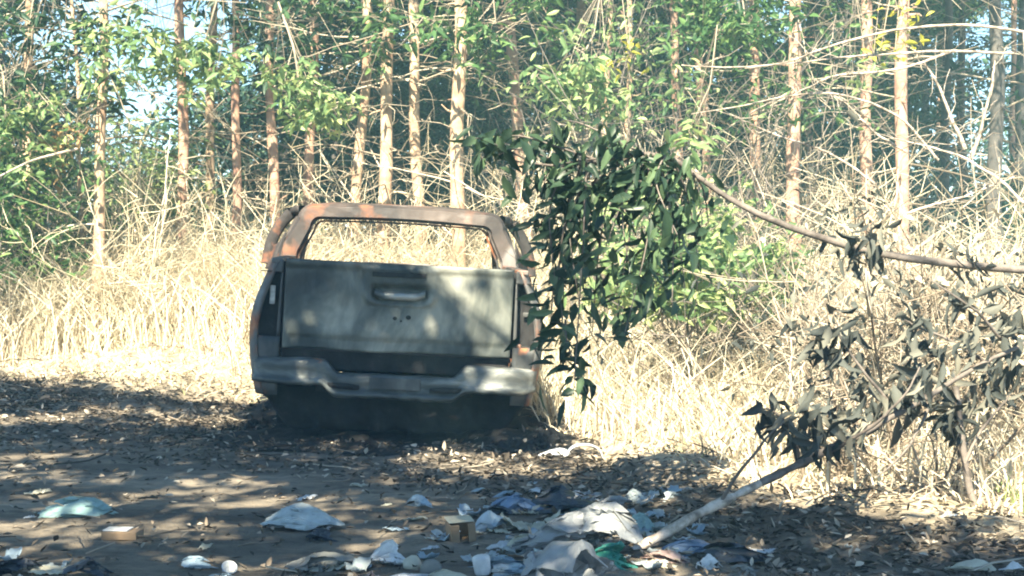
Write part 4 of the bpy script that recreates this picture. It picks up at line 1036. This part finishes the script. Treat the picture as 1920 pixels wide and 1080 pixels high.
# diagonal dead poles in the wood
POL = [([(890, 40, 18), (880, 90, 18), (865, 110, 18)], 'short forked dead pole against the thickest pale trunk', .014), ([(590, 270, 18.6), (660, 370, 18.2), (700, 430, 18)], 'thin dead pole slanting down over the roof corner of the wreck', .012),
       ([(680, 250, 18.6), (720, 330, 18.4), (800, 400, 18)], 'thin dead pole slanting behind the middle of the roof', .012), ([(0, 330, 16), (60, 300, 16.2), (100, 290, 16.4)], 'pale dead pole slanting at the left edge', .014),
       ([(130, 195, 17), (60, 200, 17), (0, 225, 17), (-40, 240, 17)], 'curved pale dead stick under the left boughs', .008), ([(400, 270, 19.4), (470, 380, 19), (520, 440, 18.6)], 'thin dead pole slanting left of the roof corner', .012),
       ([(1140, 180, 19), (1270, 290, 18.6), (1340, 350, 18.4)], 'dead pole slanting behind the light green bush', .013)]
for i, (pl, lab, r_) in enumerate(POL):
    q = pathpx(pl, 14); t = empty('dead_pole', tuple(q[-1])); tag(t, lab, 'dead pole', 'slanting dead poles in the wood')
    ext = q[-1] + (q[-1] - q[-4]) * 2.5; q2 = np.concatenate([q, [ext]]); mb = MB(); mb.tubes(q2 - q[-1], np.linspace(r_ * .6, r_, 15), 5); mb.build('pole', M['wood_pale'], t)

# ================================================================== RUBBISH
def pmat(name, col, rough=.35, trans=.25, var=.15):
    m, nt, b = mat(name, col, rough)
    n = noise_tex(nt, 14, 5, .6); r = ramp(nt, [(.3, tuple(c * (1 - var * 2) for c in col)), (.6, col), (.8, tuple(min(.9, c * (1 + var)) for c in col))])
    nt.links.new(n.outputs[0], r.inputs[0]); nt.links.new(r.outputs[0], b.inputs['Base Color'])
    t = nt.nodes.new('ShaderNodeBsdfTranslucent'); mx = nt.nodes.new('ShaderNodeMixShader'); mx.inputs[0].default_value = trans
    nt.links.new(r.outputs[0], t.inputs[0]); nt.links.new(b.outputs[0], mx.inputs[1]); nt.links.new(t.outputs[0], mx.inputs[2]); nt.links.new(mx.outputs[0], nt.nodes['Material Output'].inputs[0])
    return m
PM = {'white': pmat('white_plastic', (.78, .8, .8)), 'pale': pmat('clear_plastic', (.5, .56, .56)), 'teal': pmat('pale_teal_plastic', (.34, .5, .48)), 'green': pmat('green_plastic', (.05, .28, .22)), 'blue': pmat('blue_plastic', (.2, .29, .42)),
      'grey': pmat('grey_plastic', (.34, .355, .36)), 'dark': pmat('dark_plastic', (.035, .045, .06), trans=.05), 'cream': pmat('cream_plastic', (.6, .58, .46)), 'pink': pmat('pinkish_plastic', (.42, .31, .28)), 'tan': pmat('brown_cardboard', (.26, .18, .11), .9, 0), 'carton': pmat('grey_cardboard', (.2, .2, .18), .9, 0), 'skyb': pmat('light_blue_plastic', (.42, .54, .62))}

def crumple(w, d, h, seed, n=46, rough=1.0):
    """thin plastic film folded over itself again and again along random planes, then slumped"""
    rg = np.random.default_rng(seed); u = np.linspace(-1, 1, n)
    U, V = np.meshgrid(u, u, indexing='ij')
    P = np.stack([U * (1 - .12 * V ** 2), V * (1 - .12 * U ** 2) * .9, .25 * (1 - U * U) * (1 - V * V)], -1)
    P[..., 2] += vnoise(P, 1.6, seed, 3) * .22; P[..., 0] += vnoise(P, 2.0, seed + 1, 2) * .12
    for k in range(int(15 * rough) + 3):
        nn = np.array([math.cos(k * 2.4 + rg.normal(0, .5)), math.sin(k * 2.4 + rg.normal(0, .5)), rg.normal(0, .75)]); nn /= np.linalg.norm(nn)
        q = (P - P.reshape(-1, 3).mean(0)) @ nn; sd = np.quantile(q, rg.uniform(.62, .93)); s_ = np.maximum(q - sd, 0)
        P = P - (rg.uniform(1.5, 2.0) * s_)[..., None] * nn
    P += rg.normal(0, .004, P.shape)
    lo = np.quantile(P.reshape(-1, 3), .01, 0); hi = np.quantile(P.reshape(-1, 3), .99, 0); P = (P - (lo + hi) / 2) / (hi - lo)
    P[..., 2] = np.maximum(P[..., 2] + .5, -.05)
    P[..., 2] *= 1 - .75 * np.clip(np.hypot(P[..., 0], P[..., 1]) * 1.7 - .25, 0, 1) ** 1.5
    return P * np.array([w, d, h])
def bag(name, px, py, wpx, hpx, mk, label, cat, seed, d=None, rough=1.0):
    b0 = WG(px, py + hpx * .35); sc = b0[1] / FPX; w = wpx * sc * 1.12; h = max(.022, hpx * sc * 1.0); b0[2] = float(gh(b0[0], b0[1])) - .005
    mb = MB(); mb.grid(crumple(w, d or w * .75, h * 1.1, seed, rough=rough)); o = mb.build(name, PM[mk], smooth=False); o.location = b0; tag(o, label, cat); return o
def sheet(name, px, py, wpx, hpx, mk, label, cat, seed, curl=.5):
    b0 = WG(px, py + hpx * .3); sc = b0[1] / FPX; w = wpx * sc; h = hpx * sc; b0[2] = float(gh(b0[0], b0[1])) + .002
    rg = np.random.default_rng(seed); u = np.linspace(-.5, .5, 22); U, V = np.meshgrid(u, u, indexing='ij')
    P = np.stack([U * w * (1 + .2 * np.sin(V * 5 + seed)), V * w * .7, 0 * U], -1); q = np.stack([U, V, U * 0], -1)
    P[..., 2] = h * (.35 * np.abs(vnoise(q, 3, seed, 2)) + .5 * curl * (np.abs(U) * 2) ** 2 * (.5 + .5 * np.sin(V * 4 + seed)) + .3 * np.abs(vnoise(q, 7, seed + 1, 2)))
    mb = MB(); mb.grid(P); o = mb.build(name, PM[mk], mod=solid(.002, 0)); o.location = b0; o.rotation_euler = (0, 0, rg.uniform(-.5, .5)); tag(o, label, cat); return o
def lathe_thing(name, px, py, wpx, prof, mk, label, cat, tilt=(0, 0, 0), lid=None):
    b0 = WG(px, py); sc = b0[1] / FPX; w = wpx * sc; b0[2] = float(gh(b0[0], b0[1]))
    a = np.linspace(0, 2 * np.pi, 25)[:-1]
    P = np.array([[[r * w * math.cos(t), r * w * math.sin(t), z * w] for t in a] for r, z in prof])
    mb = MB(); mb.grid(P, closed_v=True); t = empty(name, tuple(b0)); tag(t, label, cat); o = mb.build('body', PM[mk], t); t.rotation_euler = tilt
    if lid:
        P = np.array([[[r * w * math.cos(q), r * w * math.sin(q), z * w] for q in a] for r, z in lid[0]]); mb = MB(); mb.grid(P, closed_v=True); mb.build('cap', PM[lid[1]], t)
    return t
bag('plastic_bag', 155, 950, 130, 32, 'teal', 'crumpled pale teal plastic bag alone on the dirt at the left', 'plastic bag', 1)
bag('plastic_bag', 565, 975, 120, 36, 'pale', 'crumpled clear whitish plastic bag on the dirt left of centre', 'plastic bag', 2)
bag('plastic_bag', 605, 996, 55, 30, 'dark', 'small black bag tucked against the clear whitish bag', 'plastic bag', 3)
bag('plastic_bag', 22, 1068, 90, 34, 'dark', 'dark blue black bag in the bottom left corner', 'plastic bag', 4)
bag('plastic_bag', 170, 1070, 70, 32, 'dark', 'black bag at the bottom edge right of the cream tray', 'plastic bag', 5)
sheet('tray', 95, 1072, 80, 24, 'cream', 'crushed cream tray at the bottom left', 'tray', 6)
bag('plastic_bag', 372, 1050, 60, 22, 'skyb', 'small light blue bag, left of the little white tub near the bottom', 'plastic bag', 7)
lathe_thing('tub', 428, 1066, 28, [(0, 0), (.42, 0), (.5, .55), (.54, .56), (.5, .58), (.46, .55), (.4, .06), (0, .05)], 'white', 'little white tub right of the small light blue bag', 'tub', (R(40), R(20), 0))
bag('plastic_bag', 412, 1078, 56, 14, 'skyb', 'light blue bag cut by the bottom edge under the little white tub', 'plastic bag', 8)
bag('sack', 600, 1052, 110, 32, 'carton', 'flat grey dusty sack near the bottom left of centre', 'sack', 9, rough=.6)
bag('plastic_bag', 732, 1044, 56, 36, 'white', 'white crumpled bag left of the row of cream pots', 'plastic bag', 10)
lathe_thing('pot', 762, 1066, 34, [(0, 0), (.4, 0), (.5, .1), (.52, .6), (.4, .8), (.25, .85), (0, .86)], 'cream', 'small cream pot beside the white crumpled bag', 'pot', (R(10), R(60), 0))
lathe_thing('pot', 806, 1070, 40, [(0, 0), (.4, 0), (.5, .1), (.52, .6), (.4, .8), (.25, .85), (0, .86)], 'carton', 'dull grey cream pot left of the white cup', 'pot', (R(70), R(30), 0))
bag('plastic_bag', 780, 1082, 100, 18, 'white', 'white bag cut by the bottom edge under the pots', 'plastic bag', 11)
bag('plastic_bag', 700, 1082, 40, 20, 'pink', 'small pinkish bag cut by the bottom edge', 'plastic bag', 12)
lathe_thing('cup', 906, 1076, 34, [(0, 0), (.42, 0), (.46, .1), (.5, .9), (.44, 1.02), (.2, 1.08), (0, 1.09)], 'white', 'clean white upturned cup at the bottom centre', 'cup', (R(6), R(-8), 0))
bag('plastic_bag', 955, 1064, 95, 26, 'skyb', 'bluish white bag lying right of the white cup', 'plastic bag', 13)
# brown tin lying open
tb = WG(865, 1018); tb[2] = float(gh(tb[0], tb[1])); t = empty('cardboard_box', tuple(tb), .15); tag(t, 'small open brown box with pale rim standing in the litter at the bottom centre', 'box')
mb = MB(); s_ = .052
for (cx_, cy_, w_, d_) in ((-s_, 0, .006, .09), (s_, 0, .006, .09), (0, .045, .104, .006)): mb.box((cx_, cy_, .04), (w_, d_, .08))
mb.box((-.034, -.045, .04), (.034, .006, .08)); mb.box((.036, -.045, .04), (.03, .006, .08)); mb.box((0, 0, .004), (.1, .084, .006)); mb.build('box_body', PM['tan'], t, smooth=False, mod=bevel(.003))
mb = MB(); mb.box((0, .012, .090), (.112, .08, .006), rot=[[1, 0, .06], [0, 1, -.12], [-.06, .12, 1]]); mb.build('box_lid', PM['cream'], t, smooth=False, mod=bevel(.003))
t.rotation_euler = (.06, -.09, .3)
bag('plastic_bag', 918, 985, 55, 38, 'skyb', 'light blue bag between the brown box and the curled pale sheet', 'plastic bag', 14)
sheet('plastic_sheet', 992, 982, 95, 40, 'cream', 'curled cream plastic sheet in the middle of the rubbish', 'plastic sheet', 15, 1.3)
bag('plastic_sack', 1085, 1010, 190, 95, 'grey', 'large slumped grey plastic sack, biggest item of the rubbish', 'sack', 16, d=.34, rough=.8)
bag('plastic_sack', 1070, 1066, 150, 85, 'grey', 'grey plastic sack at the bottom edge below the largest sack', 'sack', 17, rough=.8)
bag('plastic_bag', 1152, 1055, 75, 44, 'green', 'bright green plastic bag beside the grey sacks', 'plastic bag', 18)
bag('plastic_bag', 980, 948, 90, 32, 'blue', 'blue plastic bag at the back of the rubbish', 'plastic bag', 19)
bag('plastic_bag', 1062, 945, 115, 48, 'dark', 'dark grey bag behind the largest grey sack', 'plastic bag', 20, rough=.8)
sheet('plastic_sheet', 1075, 928, 90, 22, 'grey', 'grey plastic sheet over the top of the dark grey bag', 'plastic sheet', 21)
bag('plastic_bag', 1002, 920, 32, 14, 'white', 'tiny white scrap of bag at the top of the rubbish', 'plastic bag', 22)
bag('plastic_bag', 1094, 955, 46, 24, 'teal', 'small teal bag on the right side of the dark grey bag', 'plastic bag', 23)
bag('plastic_bag', 1140, 978, 70, 22, 'skyb', 'light blue flat bag right of the largest grey sack', 'plastic bag', 24)
bag('plastic_bag', 1206, 990, 42, 34, 'teal', 'small teal bag standing left of the fallen branch', 'plastic bag', 25)
bag('plastic_bag', 1295, 1028, 100, 26, 'blue', 'bluish bag lying right of the pale end of the fallen branch', 'plastic bag', 26)
bag('plastic_bag', 1248, 1048, 78, 22, 'pink', 'pinkish bag below the bluish bag', 'plastic bag', 27)
sheet('plastic_sheet', 1215, 1060, 60, 16, 'pale', 'whitish sheet under the pinkish bag', 'plastic sheet', 28)
bag('plastic_bag', 1330, 1060, 46, 26, 'white', 'bright white bag at the bottom right of the rubbish', 'plastic bag', 29)
sheet('paper', 1428, 1035, 44, 18, 'white', 'torn white paper in the shade right of the rubbish', 'paper', 30)
bag('plastic_bag', 1392, 1076, 50, 18, 'carton', 'dull bag cut by the bottom edge right of the bright white bag', 'plastic bag', 31)
bag('plastic_bag', 1815, 1070, 66, 26, 'cream', 'yellowish cream bag at the bottom right', 'plastic bag', 32)
bag('plastic_bag', 1900, 1076, 46, 24, 'white', 'white bag in the bottom right corner', 'plastic bag', 33)
bag('plastic_bag', 785, 945, 40, 22, 'skyb', 'small pale blue bag alone on the dirt below the wreck', 'plastic bag', 34)
sheet('paper', 745, 990, 42, 14, 'skyb', 'pale bluish scrap of paper left of the brown box', 'paper', 35)
sheet('paper', 822, 1012, 40, 16, 'pale', 'grey blue scrap just left of the brown box', 'paper', 36)
sheet('paper', 1246, 1000, 44, 14, 'cream', 'cream scrap of paper above the fallen branch end', 'paper', 37)
bag('plastic_bag', 900, 918, 30, 10, 'pale', 'small pale scrap left of the blue bag', 'plastic bag', 38)
bag('plastic_bag', 950, 925, 46, 12, 'skyb', 'thin light blue strip above the blue bag', 'plastic bag', 39)
bag('plastic_bag', 1195, 935, 46, 24, 'pale', 'clear bag behind the small teal bag', 'plastic bag', 40)
bag('plastic_bag', 1260, 940, 40, 18, 'pale', 'clear bag among the twigs left of the fallen branch', 'plastic bag', 41)
bag('plastic_bag', 985, 1022, 70, 26, 'cream', 'cream folded bag right above the bluish white bag', 'plastic bag', 42)
bag('plastic_bag', 1040, 850, 52, 20, 'white', 'small greyish white bag left of the white curved strip', 'plastic bag', 43)
bag('plastic_bag', 1120, 1000, 70, 30, 'pale', 'clear bag draped over the right side of the largest grey sack', 'plastic bag', 44)
bag('plastic_bag', 1010, 1052, 60, 24, 'pale', 'clear bag between the bluish white bag and the lower grey sack', 'plastic bag', 45)
bag('plastic_bag', 930, 960, 60, 18, 'dark', 'flat dark bag left of the blue bag', 'plastic bag', 46)
bag('plastic_bag', 1370, 1040, 110, 34, 'dark', 'black bag in the shade right of the bluish bag', 'plastic bag', 47)
bag('plastic_bag', 1150, 940, 60, 26, 'grey', 'grey bag behind the small teal patch of the pile', 'plastic bag', 48)
bag('plastic_bag', 840, 1080, 60, 16, 'cream', 'cream bag cut by the bottom edge left of the white cup', 'plastic bag', 49)
# flat carton
cb = WG(230, 1010); cb[2] = float(gh(cb[0], cb[1])); t = empty('carton', tuple(cb), -.1); tag(t, 'flattened brown carton with white top on the dirt at the left', 'carton')
mb = MB(); mb.box((0, 0, .02), (.155, .11, .035)); mb.build('carton_body', PM['tan'], t, smooth=False, mod=bevel(.003)); mb = MB(); mb.box((-.02, 0, .042), (.11, .09, .006)); mb.build('carton_top', PM['white'], t, smooth=False, mod=bevel(.002))
# white curved strip behind
b0 = WG(1096, 862); a = np.linspace(0, np.pi, 18); P = np.stack([.105 * np.cos(a), .01 * np.sin(3 * a), .085 * np.sin(a) ** .8], -1)
mb = MB(); mb.grid(np.stack([P + [0, -.02, 0], P + [0, -.022, .012] , P + [0, .02, .012], P + [0, .022, 0]], 1), closed_v=True); o = mb.build('plastic_strip', PM['white']); o.location = b0; o.rotation_euler = (0, .1, .2); tag(o, 'white curved plastic strip arching on the ground right of the wreck', 'plastic strip')
# scraps scattered
rs = np.random.default_rng(88); rc_mesh = []
keys = ['white', 'pale', 'cream', 'skyb']
for i in range(120):
    if i < 98: px, py = 1060 + rs.normal(0, 190), rs.uniform(925, 1076)
    else: px, py = rs.uniform(0, 1900), rs.uniform(900, 1076)
    b0 = WG(px, py); b0[2] = float(gh(b0[0], b0[1])) + .003
    if i < 8:
        u = np.linspace(-.5, .5, 9); U, V = np.meshgrid(u, u, indexing='ij'); q = np.stack([U, V, U * 0], -1)
        P = np.stack([U * .07 * (1 + .4 * np.sin(V * 6 + i)), V * .05, .02 * np.abs(vnoise(q, 4, i, 2)) + .02 * U ** 2 * 4 * (i % 2)], -1)
        mb = MB(); mb.grid(P); o = mb.build('litter_scrap', PM[keys[i % 4]], mod=solid(.0015, 0)); rc_mesh.append(o)
    else:
        o = rc_mesh[i % 8].copy(); COL.objects.link(o)
    o.location = b0; o.rotation_euler = (rs.uniform(-.2, .2), rs.uniform(-.2, .2), rs.uniform(0, 6)); s_ = rs.uniform(.5, 1.5); o.scale = (s_, s_, s_)
    tag(o, 'tiny pale scrap of litter scattered on the dirt', 'litter scrap', 'tiny litter scraps')

# ================================================================== windscreen glare veil, added as a thin volume to lift dark tones
hz = MB(); hz.box((0, 50, 6.5), (170, 150, 16)); 
hm = bpy.data.materials.new('veil'); hm.use_nodes = True; nt = hm.node_tree; nt.nodes.remove(nt.nodes['Principled BSDF'])
pv = nt.nodes.new('ShaderNodeVolumePrincipled'); pv.inputs['Color'].default_value = (.42, .80, .84, 1); pv.inputs['Density'].default_value = .0055; pv.inputs['Anisotropy'].default_value = 0.0
nt.links.new(pv.outputs[0], nt.nodes['Material Output'].inputs['Volume'])
tag(hz.build('veil', hm, smooth=False), 'thin pale haze added to lift the dark tones like glare', 'veil', kind='stuff')
